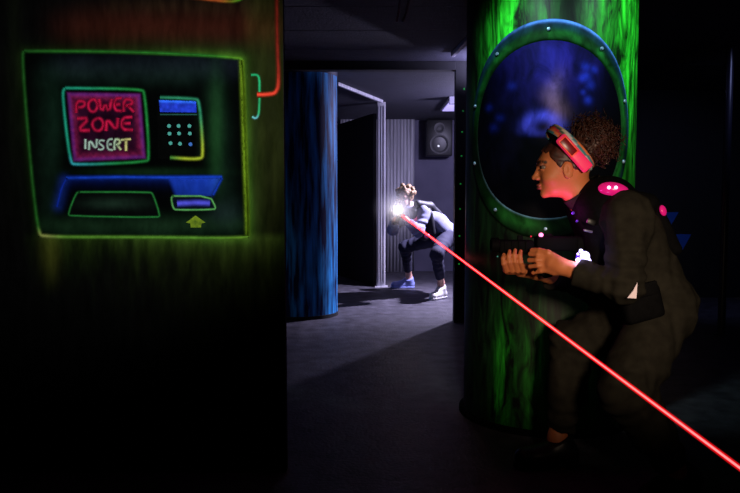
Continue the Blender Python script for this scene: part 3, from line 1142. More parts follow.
# near (left) hand: fist closed on the pistol grip, back of the hand towards the camera
kn_c = W(540, 259, 2.485)
S.cone(wr_n, W(553, 263, 2.455), .027, .027, .015)
S.box((W(549, 263.5, 2.462)), (.040, .014, .034), basis(wr_n - kn_c), .012, .012)
knu = [W(538, 254.5, 2.475), W(537, 260, 2.47), W(538, 265.5, 2.468), W(541, 271, 2.47)]
for i, kk in enumerate(knu):
    p0 = W(547, 256 + i * 4.6, 2.465)
    p2 = kk + np.array([-.020, .028, -.003 * i])
    p3 = p2 + np.array([.016, .028, -.002])
    p4 = p3 + np.array([.022, .004, 0])
    S.chain([p0, kk, p2, p3, p4], [.0095, .0095 - .0006 * i, .0085 - .0005 * i, .0078 - .0005 * i, .0068 - .0004 * i], .006)
S.chain([W(556, 258, 2.452), W(548, 252.5, 2.458), W(539.5, 250.5, 2.48), W(532, 250, 2.505)], [.012, .0105, .0095, .008], .008)
# far (right) hand: palm under the fore-end, four fingers curled up on the near side
S.cone(wr_f, W(521, 270, 2.60), .027, .026, .015)
S.box(W(515, 270.5, 2.575), (.040, .034, .012), None, .011, .01)
for i in range(4):
    u0 = 522.5 - i * 5.6
    ln = [1.0, 1.06, 1.0, .82][i]
    b0_ = W(u0 + 1, 271, 2.555)
    b1 = W(u0 + .5, 270.5, 2.520)
    b2 = W(u0 - 2.0, 270.2 - 8.2 * ln, 2.492)
    b3 = W(u0 - 2.6, 270.2 - 14.5 * ln, 2.497)
    b4 = W(u0 - 1.8, 270.2 - 19.0 * ln, 2.512)
    S.chain([b0_, b1, b2, b3, b4], [.0100, .0098, .0090, .0080, .0068], .006)
S.chain([W(526, 270, 2.61), W(519, 264, 2.628), W(510, 256, 2.622), W(504, 251, 2.61)], [.012, .011, .0095, .008], .008)
# feet
S.cone(an_f, W(560, 466, 2.70), .034, .034, .02)
S.cone(W(560, 468, 2.70), W(528, 474, 2.69), .034, .026, .02)
S.cone(an_n, W(684, 492, 2.37), .034, .034, .02)
S.cone(W(684, 494, 2.37), W(655, 508, 2.34), .034, .026, .02)


def wcols(V):
    hair = (30, 18, 13)
    spots = [(WT(.101, 0, -.0625), np.array([.014, .024, .0085]) , (120, 58, 48), .3),
             (WT(.098, 0, -.0735), np.array([.014, .021, .0085]), (124, 60, 50), .3)]
    for q in (-1, 1):
        spots.append((WT(.086, q * .032, .0085), np.array([.016, .022, .009]), (104, 60, 42), .5))
        for k in range(5):
            spots.append((WT(.098 - .006 * k, q * (.016 + .009 * k), .022 + .003 * math.sin(k * .8)), .0065, hair, .4))
    return cols_by(V, SKIN_W, spots)


sdf_obj('body', S, SKINATTR, woman, wcols)
for q in (-1, 1):
    bm = bmesh.new()
    add_sphere(bm, WT(.0745, q * .032, .004), .0125, seg=16)
    e = bm_obj('eye', bm, mat('eye_white', (112, 100, 92), .3), woman, True)
    bm = bmesh.new()
    add_sphere(bm, WT(.0815, q * .032, .004), .0065, seg=12)
    bm_obj('iris', bm, mat('dark_iris', (24, 14, 10), .2), e, True)

# coveralls
CLOTH_W = mat('olive_cotton', (29, 27, 23), .95, spec=.04, noise=(30, (39, 37, 31), .3, .7, (1, 1, 1)), bump=(260, .25, .004))
S = SDF((.40, 2.12, .05), (1.27, 3.02, 1.16), .0048)
for q in (-1, 1):
    o = np.array([0, q * .055, 0])
    S.cone(CH1 + o, CH2 + o, .092, .112, .05)
    S.cone(CH2 + o, W(660, 300, 2.58) + o, .108, .104, .05)
    S.ell(W(668, 310, 2.58 + q * .072), (.082, .082, .095), None, .04)
S.cone(CH1, W(598, 206, 2.58), .09, .075, .04)
for sh, el, wr in ((sh_n, el_n, wr_n), (sh_f, el_f, wr_f)):
    S.cone(CH1 * .4 + sh * .6, sh, .082, .076, .05)
    S.cone(sh, el, .078, .062, .03, wr=(.008, 120, .95, .5))
    S.cone(el, el * .30 + wr * .70, .062, .044, .025, flat=True, wr=(.004, 150, .1, .45))
    c1 = el * .36 + wr * .64
    c2 = el * .27 + wr * .73
    S.cone(c1, c2, .046, .046, .006, flat=True)
for hp, kn, an in ((hp_n, kn_n, an_n), (hp_f, kn_f, an_f)):
    S.cone(hp + [-.02, 0, 0], kn, .112, .086, .05, wr=(.005, 80, 1.0, .35))
    S.cone(kn, kn * .5 + an * .5, .086, .070, .03, wr=(.006, 110, .05, .4))
    S.cone(kn * .5 + an * .5, kn * .10 + an * .90, .070, .052, .03, flat=True, wr=(.005, 110, .8, .5))
S.folds(.0095, 46, 3)
S.clip(lambda X, Y, Z: 1e-3 + 0 * X + 0 * Y + 0 * Z - 1)
sdf_obj('coveralls', S, CLOTH_W, woman)
# standing collar
bm = bmesh.new()
nb = 36
cc0, cc1 = Vector(W(595, 205, 2.58)), Vector(W(581, 188, 2.58))
axv = (cc1 - cc0).normalized()
xa_ = axv.orthogonal().normalized()
ya_ = axv.cross(xa_)
rings = []
for (t, r) in ((0, .078), (.5, .074), (1, .078), (1.0, .073), (.5, .068), (0, .07)):
    rings.append([bm.verts.new(cc0.lerp(cc1, t) + (xa_ * math.cos(a) + ya_ * math.sin(a)) * r * (1 + .03 * math.sin(3 * a))) for a in np.linspace(0, 2 * PI, nb, endpoint=False)])
for i in range(6):
    for j in range(nb):
        bm.faces.new((rings[i][j], rings[i][(j + 1) % nb], rings[(i + 1) % 6][(j + 1) % nb], rings[(i + 1) % 6][j]))
bm_obj('collar', bm, CLOTH_W, woman, True)

# vest
VESTM = mat('vest_black_nylon', (4, 4, 5), .8, spec=.06, noise=(40, (9, 9, 11), .3, .7, (1, 1, 1)), bump=(180, .3, .004))
S = SDF((.45, 2.28, .55), (1.2, 2.9, 1.16), .005)
for q in (-1, 1):
    o = np.array([0, q * .05, 0])
    S.cone(W(602, 208, 2.58) + o, W(624, 246, 2.58) + o, .112, .122, .03)
    S.cone(W(589, 221, 2.58) + o * 1.2, W(597, 262, 2.58) + o * 1.2, .038, .058, .02)
    S.cone(W(600, 196, 2.58) + o * 2.6, W(634, 204, 2.58) + o * 2.6, .034, .036, .02)
S.box(W(655, 229, 2.58), (.095, .115, .024), basis(W(640, 198, 2.58) - W(667, 258, 2.58)), .02, .02)
S.folds(.0025, 40, 5)
vest = sdf_obj('vest', S, VESTM, woman)
vest['label'] = 'black laser-game vest with glowing lamps'


def dome(name, c, r, up, m, parent, sc=(1, 1, .6)):
    bm = bmesh.new()
    add_sphere(bm, (0, 0, 0), r, sc, 20)
    R = Vector((0, 0, 1)).rotation_difference(Vector(up)).to_matrix().to_4x4()
    bmesh.ops.transform(bm, matrix=Matrix.Translation(Vector(c)) @ R, verts=bm.verts[:])
    return bm_obj(name, bm, m, parent, True)


PINK = mat('pink_lamp_cover', (190, 30, 120), .25, emit=(236, 24, 120), estr=.42)
HOT = mat('pink_white_led', (255, 200, 240), .3, emit=(255, 190, 245), estr=2.2)
d_ = dome('shoulder_lamp', W(613.5, 190, 2.44), .052, (0.18, 0, 1), PINK, vest, (1, .8, .5))
for u in (609, 616):
    dome('shoulder_led', W(u, 187.5, 2.401), .006, (0, -1, .2), HOT, d_, (1, 1, .8))
dome('shoulder_lamp', W(596, 192, 2.73), .045, (0.1, 0, 1), PINK, vest, (1, .8, .4))
dome('back_lamp', W(663, 210.5, 2.45), .019, (.8, -.7, .3), PINK, vest, (1, 1, .5))
BLUE = mat('blue_white_led', (200, 200, 255), .3, emit=(206, 198, 255), estr=3.0)
VIO = mat('violet_lamp_cover', (80, 50, 190), .3, emit=(110, 50, 200), estr=.10)
cl = dome('chest_lamp', W(583, 258, 2.452), .024, (-.3, -1, .1), VIO, vest, (1, 1.15, .5))
for (u, v, r) in ((578, 260, .008), (585, 256, .016), (588, 261, .011), (581, 251, .007), (582, 263, .008), (578, 254, .004)):
    dome('chest_led', W(u, v, 2.434), r, (-.2, -1, 0), BLUE, cl, (1, 1, .7))
dome('collar_lamp', W(573, 213, 2.515), .006, (-.6, -.6, .5), VIO, vest, (1, 1, .7))
dome('collar_lamp', W(577, 221, 2.50), .005, (-.6, -.6, .5), VIO, vest, (1, 1, .7))
dome('side_lamp', W(595, 270, 2.445), .013, (-.2, -1, 0), mat('magenta_lamp', (150, 20, 120), .3, emit=(190, 20, 140), estr=.5), vest, (2.0, .7, .5))
# buckles on the strap
box_obj('strap_buckle', W(591, 222, 2.44), (.03, .012, .02), PLASTIC, vest, Matrix.Rotation(.4, 3, 'Y'), .004)
box_obj('strap_buckle', W(588, 231, 2.435), (.03, .012, .008), mat('grey_buckle', (92, 88, 120), .3), vest, Matrix.Rotation(.2, 3, 'Y'), .002)
# belt pouch and white tag
pb = bmesh.new()
add_box(pb, W(641, 303, 2.385), (.13, .07, .12), Matrix.Rotation(-.25, 3, 'Y'), .02, 3)
po = bm_obj('belt_pouch', pb, VESTM, woman, True)
box_obj('pouch_flap', W(640, 291, 2.35), (.12, .016, .045), VESTM, po, Matrix.Rotation(-.25, 3, 'Y'), .006)
bm = bmesh.new()
tq = [(637.5, 282.5), (636.5, 298.5), (627.5, 298), (633, 291)]
f = [bm.verts.new(W(u, v, 2.26)) for u, v in tq]
k = [bm.verts.new(np.array(x.co) + [0, .004, 0]) for x in f]
bm.faces.new(f)
bm.faces.new(k[::-1])
for i in range(4):
    bm.faces.new((f[i], k[i], k[(i + 1) % 4], f[(i + 1) % 4]))
tg = bm_obj('paper_tag', bm, mat('white_paper', (232, 214, 226), .7), woman)
tg['label'] = 'white paper tag at the waist'

# shoes
for nm, heel, toe, an in (('shoe', W(567, 468, 2.71), W(524, 471, 2.69), an_f), ('shoe', W(688, 496, 2.38), W(650, 507, 2.34), an_n)):
    heel = heel.copy()
    toe = toe.copy()
    if an is an_f:
        heel[2], toe[2] = .045, .040
    else:
        heel[2], toe[2] = .085, .040
    c_ = (heel + toe) / 2
    S = SDF(np.minimum(heel, toe) - .12, np.maximum(heel, toe) + .12, .005)
    S.cone(heel, toe, .042, .038, .02)
    S.cone(heel, an * .75 + heel * .25, .043, .045, .02, flat=True)
    S.cone(heel * .4 + toe * .6, an * .5 + heel * .5, .036, .04, .03)
    S.clip(lambda X, Y, Z: .004 - Z + 0 * X + 0 * Y)
    sh = sdf_obj('shoe', S, mat('black_leather', (16, 15, 15), .38), woman)
    S = SDF(np.minimum(heel, toe) - .12, np.maximum(heel, toe) + .12, .005)
    dn = np.array([0, 0, -.028])
    S.cone(heel + dn, toe + dn * .9, .046, .042, .01)
    S.clip(lambda X, Y, Z: .001 - Z + 0 * X + 0 * Y)
    hh = heel[2] - .018
    S.clip(lambda X, Y, Z: Z - (toe[2] - .018) - (hh - toe[2] + .018) * ((X - toe[0]) * (heel - toe)[0] + (Y - toe[1]) * (heel - toe)[1]) / ((heel - toe)[:2] @ (heel - toe)[:2]))
    sdf_obj('sole', S, RUBBER, sh)
    bm = bmesh.new()
    dirv = (toe - heel) / np.linalg.norm(toe - heel)
    for i in range(4):
        b = heel * (.62 - .1 * i) + toe * (.38 + .1 * i) + np.array([0, 0, .052 - .004 * i])
        sd = np.cross(dirv, [0, 0, 1])
        add_tube(bm, [b - sd * .022 - [0, 0, .006], b + [0, 0, .004], b + sd * .022 - [0, 0, .006]], .003, 6)
    bm_obj('laces', bm, mat('dark_lace', (34, 32, 32), .8), sh, True)

# hair
HAIRM = mat('dark_brown_hair', (40, 20, 15), .5, spec=.5, noise=(60, (74, 38, 27), .3, .7, (1, 1, 1)))
S = SDF(HC - .16, HC + .16, .004)
S.ell(WT(-.018, 0, .030), np.array((.101, .083, .090)) * HS, HR, .01)
S.ell(WT(.085, 0, -.030), np.array((.083, .10, .093)) * HS, HR, .012, 'sub')
S.box(WT(.02, 0, -.115), (.14, .14, .075 * 1), HR, .01, .02, 'sub')
for q in (-1, 1):
    S.ell(WT(.0, q * .08, -.018), (.022, .03, .034), HR, .006, 'sub')
S.folds(.004, 140, 9)
hair = sdf_obj('hair', S, HAIRM, woman)
PUF = W(591, 142, 2.58)
VV, FFh = [], []
hrng = np.random.default_rng(4)
base = 0
NC = 520
for i in range(NC):
    d = hrng.normal(size=3)
    d /= np.linalg.norm(d)
    if d @ np.array([-.55, 0, -.75]) > .6:
        continue
    c0 = PUF + d * (.035 + .02 * hrng.random())
    ln = .038 + .022 * hrng.random()
    a = np.cross(d, hrng.normal(size=3))
    a /= np.linalg.norm(a)
    b = np.cross(d, a)
    ph = hrng.random() * 6.28
    npt = 20
    cr = .006 + .004 * hrng.random()
    s = np.linspace(0, 1, npt)
    turns = 2.2 + hrng.random()
    bend = hrng.normal(size=3) * .012
    path = c0 + d * (s * ln)[:, None] + a * (cr * np.cos(ph + turns * 6.28 * s))[:, None] + b * (cr * np.sin(ph + turns * 6.28 * s))[:, None] + bend * (s ** 2)[:, None]
    tn = np.gradient(path, axis=0)
    tn /= np.linalg.norm(tn, axis=1)[:, None]
    n1 = np.cross(tn, d + .01)
    n1 /= np.linalg.norm(n1, axis=1)[:, None] + 1e-9
    n2 = np.cross(tn, n1)
    rr = (.0022 * (1 - .5 * s))[:, None]
    for k in range(4):
        q = k * PI / 2
        VV.append(path + (n1 * math.cos(q) + n2 * math.sin(q)) * rr)
    st = base
    for k in range(4):
        k2 = (k + 1) % 4
        ii_ = np.arange(npt - 1)
        FFh.append(np.stack([st + k * npt + ii_, st + k2 * npt + ii_, st + k2 * npt + ii_ + 1, st + k * npt + ii_ + 1], 1))
    base += 4 * npt
S = SDF(PUF - .12, PUF + .12, .005)
S.ell(PUF, (.066, .066, .064), None, .01)
S.cone(PUF, WT(-.06, 0, .04), .05, .05, .02)
S.folds(.008, 110, 2)
V2, Q2 = S.mesh()
mesh_obj('curls', np.vstack(VV + [V2]), np.vstack(FFh + [Q2 + base]), HAIRM, hair, True)

# headband: striped scarf loop round the head plus the glowing headset bar on the near side
HB0, HB1 = W(551, 128.5, 2.58), W(588, 170, 2.58)
hax = (HB1 - HB0)
hlen = np.linalg.norm(hax)
hax = hax / hlen
hct = (HB0 + HB1) / 2
hwd = np.cross(hax, [0, 1, 0])
hwd = hwd if hwd[0] > 0 else -hwd
nA, nB = 96, 9
A, B = np.meshgrid(np.linspace(0, 2 * PI, nA), np.linspace(-1, 1, nB), indexing='ij')
rr1, rr2 = hlen / 2 * 1.02, .0875
pts = hct + hax * (np.cos(A) * rr1)[..., None] + np.array([0, 1, 0]) * (np.sin(A) * rr2)[..., None] + hwd * (B * .019)[..., None]
nrmv = hax * (np.cos(A) / rr1)[..., None] + np.array([0, 1, 0]) * (np.sin(A) / rr2)[..., None]
nrmv /= np.linalg.norm(nrmv, axis=-1)[..., None]
pts = pts + nrmv * (.004 * np.cos(B * 1.4) + .0025 * np.sin(B * 9 + A * 2))[..., None]
pal = np.array([lin(c) for c in [(190, 196, 200), (60, 130, 140), (220, 120, 70), (200, 60, 70), (60, 90, 80), (200, 190, 170)]])
ix = np.floor((B * 2.2 + .9 * np.sin(A * 3) + A * 1.2)).astype(int) % 6
cs = pal[ix]
inn = pts - nrmv * .003
allp = np.concatenate([pts.reshape(-1, 3), inn.reshape(-1, 3)])
ii = np.arange(nA * nB).reshape(nA, nB)
fo = np.stack([ii[:-1, :-1], ii[1:, :-1], ii[1:, 1:], ii[:-1, 1:]], -1).reshape(-1, 4)
ed = np.concatenate([np.stack([ii[:-1, e], ii[1:, e], ii[1:, e] + nA * nB, ii[:-1, e] + nA * nB], -1) for e in (0, nB - 1)])
scarf = mesh_obj('headscarf', allp, np.vstack([fo, fo[:, ::-1] + nA * nB, ed]), mat_paint('striped_scarf', .8), woman, True, np.concatenate([cs.reshape(-1, 3)] * 2))
scarf['label'] = 'colourful striped head scarf'
HBM = mat('pink_headset_plastic', (226, 52, 100), .4, emit=(236, 36, 92), estr=.34)
HRED = mat('red_headset_frame', (232, 70, 50), .4, emit=(235, 50, 36), estr=.3)
HDK = mat('dark_red_window', (120, 14, 26), .3)
Rb = Matrix((Vector(hax), Vector((0, 1, 0)), Vector(np.cross(hax, [0, 1, 0])))).transposed()
p_lo = W(582.5, 163, 2.482)
p_hi = W(566, 143.5, 2.484)
bm = bmesh.new()
add_box(bm, (np.array(p_lo) + np.array(p_hi)) / 2, (.150, .018, .042), Rb, .0085, 3)
hs = bm_obj('headset_bar', bm, HBM, woman, True)
hs['label'] = 'glowing pink headset bar'
bm = bmesh.new()
fc_ = np.array(W(568.5, 146.5, 2.470))
for (du, dv_, su, sv) in ((0, .0145, .070, .0045), (0, -.0145, .070, .0045), (.0335, 0, .005, .032), (-.0335, 0, .005, .032)):
    add_box(bm, fc_ + np.array(hax) * du + np.array(Rb.col[2]) * dv_, (su, .006, sv), Rb, .001)
bm_obj('window_frame', bm, HRED, hs, True)
bm = bmesh.new()
add_box(bm, fc_, (.062, .004, .025), Rb, .001)
bm_obj('window', bm, HDK, hs, True)

# ------------------------------------------------------------------ woman's gun
GM = mat('gun_black_plastic', (5, 5, 6), .7, spec=.05)
gun = empty('laser_gun', W(548, 250, 2.56))
tag(gun, 'black laser gun with pink light held by the woman beside the tank', 'gun')
Yg = 2.56


def gx(u, v):
    return W(u, v, Yg)


box_obj('receiver', gx(556, 243.5), (.15, .055, .052), GM, gun, None, .010)
bm = bmesh.new()
add_box(bm, gx(516, 247), (.125, .046, .05), None, .010)
for i in range(4):
    add_box(bm, gx(504 + i * 7, 246), (.008, .052, .036), None, .002)
bm_obj('fore_end', bm, GM, gun, True)
bm = bmesh.new()
m0 = gx(508, 245)
add_lathe(bm, [(.020, 0), (.020, .03), (.026, .035), (.026, .06), (.019, .062), (.016, .045)], m0, axis=(-1, 0, 0), n=24)
bm_obj('muzzle', bm, GM, gun, True)
bm = bmesh.new()
add_box(bm, gx(545, 264), (.036, .032, .10), Matrix.Rotation(-.22, 3, 'Y'), .010, 3)
bm_obj('grip', bm, GM, gun, True)
bm = bmesh.new()
tg_ = [gx(532, 251), gx(530, 262), gx(532, 270), gx(539, 272)]
add_tube(bm, [t + np.array([0, -.072, 0]) for t in tg_], .009, 10)
bm_obj('hand_guard', bm, GM, gun, True)
bm = bmesh.new()
add_box(bm, gx(580, 245), (.06, .04, .06), Matrix.Rotation(.15, 3, 'Y'), .012, 3)
bm_obj('stock', bm, GM, gun, True)
bm = bmesh.new()
add_box(bm, gx(545, 236), (.05, .022, .016), None, .004)
bm_obj('rear_sight', bm, GM, gun, True)
bm = bmesh.new()
add_box(bm, gx(520, 238.5), (.02, .010, .022), None, .003)
bm_obj('front_sight', bm, GM, gun, True)
dome('sight_lamp', W(541, 235, 2.545), .008, (0, -1, .3), mat('pink_led', (255, 160, 200), .3, emit=(255, 120, 180), estr=2.4), gun, (1, 1, 1))
dome('side_lamp', W(531, 236.5, 2.546), .003, (0, -1, 0), mat('red_dot_led', (200, 30, 60), .3, emit=(200, 30, 60), estr=.7), gun, (1, 1, 1))
dome('muzzle_lamp', W(497.5, 256.5, 2.545), .0028, (0, -1, 0), mat('teal_dot_led', (60, 120, 120), .3, emit=(60, 130, 120), estr=.5), gun, (1, 1, 1))

# ================================================================== MAN
man = empty('person', W(425, 292, 7.7) * np.array([1, 1, 0]))
tag(man, 'person in pale blue jacket and cropped dark trousers crouching in the lit back room', 'person')
MC = W(404, 197.5, 7.42)
MR = basis((-.45, -1.0, -.12), (0.30, 0, 1))
MT = None
mCH, mMID, mPEL = W(419, 213, 7.55), W(431, 221, 7.62), W(445, 234, 7.72)
m_shn, m_eln, m_wrn = W(424, 213, 7.36), W(419, 231, 7.22), W(405, 219, 7.08)
m_shf, m_elf, m_wrf = W(409, 209, 7.66), W(393, 230, 7.48), W(395, 220, 7.12)
m_hpn, m_knn, m_ann = W(446, 238, 7.60), W(437, 254, 7.22), W(441, 283, 7.42)
m_hpf, m_knf, m_anf = W(440, 236, 7.85), W(405, 247, 7.98), W(409, 276, 8.28)
S = SDF((.0, 6.85, 0), (1.15, 8.5, 1.32), .0062)
MT = build_head(S, MC, MR, 1.0)
S.cone(MT(-.02, 0, -.06), mCH, .054, .07, .03)
S.cone(mCH, mMID, .11, .10, .04)
S.cone(mMID, mPEL, .10, .10, .04)
for sh, el, wr in ((m_shn, m_eln, m_wrn), (m_shf, m_elf, m_wrf)):
    S.cone(mCH, sh, .07, .055, .04)
    S.cone(sh, el, .048, .038, .02)
    S.cone(el, wr, .038, .027, .02)
for hp, kn, an in ((m_hpn, m_knn, m_ann), (m_hpf, m_knf, m_anf)):
    S.cone(hp, kn, .075, .050, .04)
    S.cone(kn, an, .050, .034, .02)
# hands around the gun (grip hand and supporting hand), five fingers each
gdir = (W(740, 468, .95) - W(402, 215.5, 7.02))
gdir = gdir / np.linalg.norm(gdir)
gs = np.cross(gdir, [0, 0, 1])
gs = gs / np.linalg.norm(gs)
gu = np.cross(gs, gdir)
GP = W(402, 215.5, 7.02)            # muzzle


def G(f, s_, u):
    return GP + gdir * f + gs * s_ + gu * u


for wr, f0, sg in ((m_wrn, -.26, 1), (m_wrf, -.12, -1)):
    pc = G(f0, 0, -.065)
    S.cone(wr, pc, .028, .032, .02)
    S.ell(pc, (.034, .034, .042), None, .02)
    for i in range(4):
        z = -.045 - .019 * i
        S.chain([pc + (G(0, 0, 0) - GP), G(f0 + .02, .034 * sg, z), G(f0 + .045, .012 * sg, z), G(f0 + .038, -.016 * sg, z)], [.011, .0105, .0095, .0085], .006)
    S.chain([pc, G(f0 - .02, -.03 * sg, -.04), G(f0 + .02, -.036 * sg, -.028)], [.014, .012, .010], .008)
S.cone(m_ann, m_ann - [0, 0, .05], .036, .036, .02)
S.cone(m_anf, m_anf - [0, 0, .05], .036, .036, .02)
SKIN_M = (205, 158, 138)
sdf_obj('body', S, SKINATTR, man, lambda V: cols_by(V, SKIN_M, [
    (MT(.1, 0, -.068), np.array([.02, .024, .012]), (170, 96, 92), .4)] +
    [(MT(.09, q * .032, .024), np.array([.02, .02, .006]), (90, 62, 42), .4) for q in (-1, 1)] +
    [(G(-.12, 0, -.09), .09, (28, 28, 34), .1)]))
for q in (-1, 1):
    bm = bmesh.new()
    add_sphere(bm, MT(.0755, q * .032, .004), .0125)
    e = bm_obj('eye', bm, mat('man_eye_white', (205, 200, 200), .3), man, True)
    bm = bmesh.new()
    add_sphere(bm, MT(.0825, q * .032, .004), .0065)
    bm_obj('iris', bm, mat('man_iris', (40, 30, 24), .2), e, True)

JACK = mat('pale_blue_cotton', (104, 106, 132), .85, spec=.2, noise=(14, (138, 140, 166), .3, .7, (1, 1, 1)))
S = SDF((.0, 6.85, .4), (1.15, 8.2, 1.2), .0075)
pr_ = (mPEL - mCH) / np.linalg.norm(mPEL - mCH)
side_m = np.cross(pr_, [0, 0, 1])
side_m /= np.linalg.norm(side_m)
for q in (-1, 1):
    o = side_m * q * .06
    S.cone(mCH + o, mMID + o, .108, .110, .05)
    S.cone(mMID + o, mPEL + o, .110, .120, .05, flat=False)
for sh, el, wr in ((m_shn, m_eln, m_wrn), (m_shf, m_elf, m_wrf)):
    S.cone(mCH, sh, .078, .066, .05)
    S.cone(sh, el, .064, .050, .03, wr=(.010, 90, .9, .5))
    S.cone(el, el * .2 + wr * .8, .062, .043, .02, flat=True, wr=(.006, 110, .2, .5))
S.cone(mCH, MT(-.03, 0, -.105), .08, .066, .03)
S.folds(.011, 30, 11)
sdf_obj('jacket', S, JACK, man)
TROU = mat('dark_trousers', (40, 40, 56), .8, spec=.2)
S = SDF((.0, 6.85, .05), (1.15, 8.5, 1.0), .0075)
S.cone(m_hpn, m_hpf, .10, .10, .05)
for hp, kn, an in ((m_hpn, m_knn, m_ann), (m_hpf, m_knf, m_anf)):
    S.cone(hp, kn, .098, .066, .05, wr=(.006, 80, 1, .4))
    S.cone(kn, kn * .20 + an * .80, .066, .046, .03, flat=True, wr=(.006, 100, .2, .5))
S.folds(.006, 34, 12)
sdf_obj('trousers', S, TROU, man)
# vest straps across the back and chest
MV = mat('vest_dark_strap', (22, 22, 30), .6)
S = SDF((.0, 6.85, .4), (1.15, 8.2, 1.25), .0075)
for q in (-1, 1):
    o = side_m * q * .10
    S.cone(W(412, 203.5, 7.45) + o, W(424, 206.5, 7.56) + o, .04, .048, .03)
    S.cone(W(424, 206.5, 7.56) + o, W(433, 214, 7.63) + o, .048, .04, .03)
S.cone(W(428, 214, 7.40), W(431, 232, 7.50), .05, .055, .03)
S.cone(W(431, 232, 7.50), W(424, 236, 7.48), .05, .05, .03)
S.cone(W(413, 211, 7.36), W(417, 228, 7.44), .045, .05, .03)
mv = sdf_obj('vest', S, MV, man)
dome('hip_lamp', W(427, 236, 7.42), .03, (-.2, -1, .1), mat('dim_pink_lamp', (190, 90, 150), .3, emit=(200, 60, 120), estr=.08), mv, (1, .8, .4))
dome('chest_lamp', W(415, 217, 7.36), .04, (-.2, -1, .1), mat('pink_patch', (200, 120, 160), .4, emit=(220, 90, 130), estr=.3), mv, (1, 1.2, .4))
# hair
MH = mat('fair_curly_hair', (104, 80, 54), .6, noise=(60, (158, 128, 92), .3, .7, (1, 1, 1)))
S = SDF(MC - .2, MC + .2, .006)
S.ell(MT(-.02, 0, .035), (.106, .092, .092), MR, .01)
S.ell(MT(.095, 0, -.03), (.082, .10, .10), MR, .012, 'sub')
S.box(MT(.02, 0, -.13), (.16, .16, .085), MR, .01, .02, 'sub')
hr2 = np.random.default_rng(8)
for i in range(46):
    a = hr2.normal(size=3)
    a /= np.linalg.norm(a)
    if a[2] < .05 or (a[0] > .55 and a[2] < .5):
        continue
    S.ell(MT(*(np.array([-.015, 0, .045]) + a * np.array([.10, .088, .085]))), np.full(3, .018 + .012 * hr2.random()), None, .006)
S.folds(.004, 160, 3)
sdf_obj('hair', S, MH, man)
# shoes
SHW = mat('white_canvas_shoe', (214, 212, 206), .6)
SHB = mat('pale_blue_canvas_shoe', (128, 138, 196), .6)
for an, toe_uv, m_, Yt in ((m_ann, (430, 298), SHW, 7.25), (m_anf, (397, 286), SHB, 8.30)):
    heel = an.copy()
    heel[2] = .048
    heel = heel + np.array([.02, .03, 0])
    toe = W(*toe_uv, Yt)
    toe[2] = .040
    dv2 = toe - heel
    toe = heel + dv2 / np.linalg.norm(dv2) * .19
    S = SDF(np.minimum(heel, toe) - .13, np.maximum(heel, toe) + .13, .006)
    S.cone(heel, toe, .044, .040, .02)
    S.cone(heel, np.array([an[0], an[1], .115]), .045, .046, .02, flat=True)
    S.cone(heel * .4 + toe * .6, an * .6 + heel * .4, .038, .04, .03)
    S.clip(lambda X, Y, Z: .02 - Z + 0 * X + 0 * Y)
    sh = sdf_obj('shoe', S, m_, man)
    S = SDF(np.minimum(heel, toe) - .13, np.maximum(heel, toe) + .13, .005)
    S.cone(heel - [0, 0, .025], toe - [0, 0, .02], .049, .045, .01)
    S.clip(lambda X, Y, Z: np.maximum(.001 - Z, Z - .022) + 0 * X + 0 * Y)
    sdf_obj('sole', S, mat('white_rubber', (200, 200, 198), .6) if m_ is SHW else SHB, sh)
    bm = bmesh.new()
    dirv = (toe - heel) / np.linalg.norm(toe - heel)
    sd = np.cross(dirv, [0, 0, 1])
    for i in range(4):
        b = heel * (.66 - .1 * i) + toe * (.34 + .1 * i) + np.array([0, 0, .054 - .006 * i])
        add_tube(bm, [b - sd * .024 - [0, 0, .006], b + [0, 0, .004], b + sd * .024 - [0, 0, .006]], .004, 6)
    bm_obj('laces', bm, mat('grey_lace', (120, 120, 130), .8), sh, True)

TP = W(397.5, 209.5, 7.02)       # torch clamped beside the barrel
# man's gun, pointing down the beam
gun2 = empty('laser_gun', G(-.2, 0, -.05))
tag(gun2, 'dark laser gun with dazzling torch held by the man in back room', 'gun')
Rg = Matrix((Vector(gdir), Vector(gs), Vector(gu))).transposed()
bm = bmesh.new()
add_box(bm, G(-.22, 0, -.01), (.26, .05, .06), Rg, .012)
bm_obj('receiver', bm, GM, gun2, True)
bm = bmesh.new()
add_lathe(bm, [(.022, -.10), (.022, -.04), (.032, -.03), (.032, 0), (.025, .002), (.022, -.012)], GP, axis=gdir, n=24)
bm_obj('muzzle', bm, GM, gun2, True)
bm = bmesh.new()
add_box(bm, G(-.26, 0, -.085), (.036, .032, .10), Rg, .008)
bm_obj('grip', bm, GM, gun2, True)
bm = bmesh.new()
add_box(bm, G(-.12, 0, -.045), (.10, .036, .04), Rg, .008)
bm_obj('fore_end', bm, GM, gun2, True)
bm = bmesh.new()
add_lathe(bm, [(.018, -.12), (.018, -.05), (.028, -.03), (.028, 0), (.024, .0), (.020, -.02)], TP, axis=gdir, n=24)
bm_obj('torch', bm, GM, gun2, True)
bm = bmesh.new()
add_box(bm, (TP + GP) / 2 - gdir * .09, (.04, .02, .09), Rg, .004)
bm_obj('torch_mount', bm, GM, gun2, True)
bm = bmesh.new()
add_lathe(bm, [(.001, 0), (.024, .001), (.022, .006), (.001, .012)], TP, axis=gdir, n=20, cap=False)
bm_obj('torch_lens', bm, mat('dazzling_lens', (255, 255, 255), .2, emit=(255, 246, 224), estr=30), gun2, True)

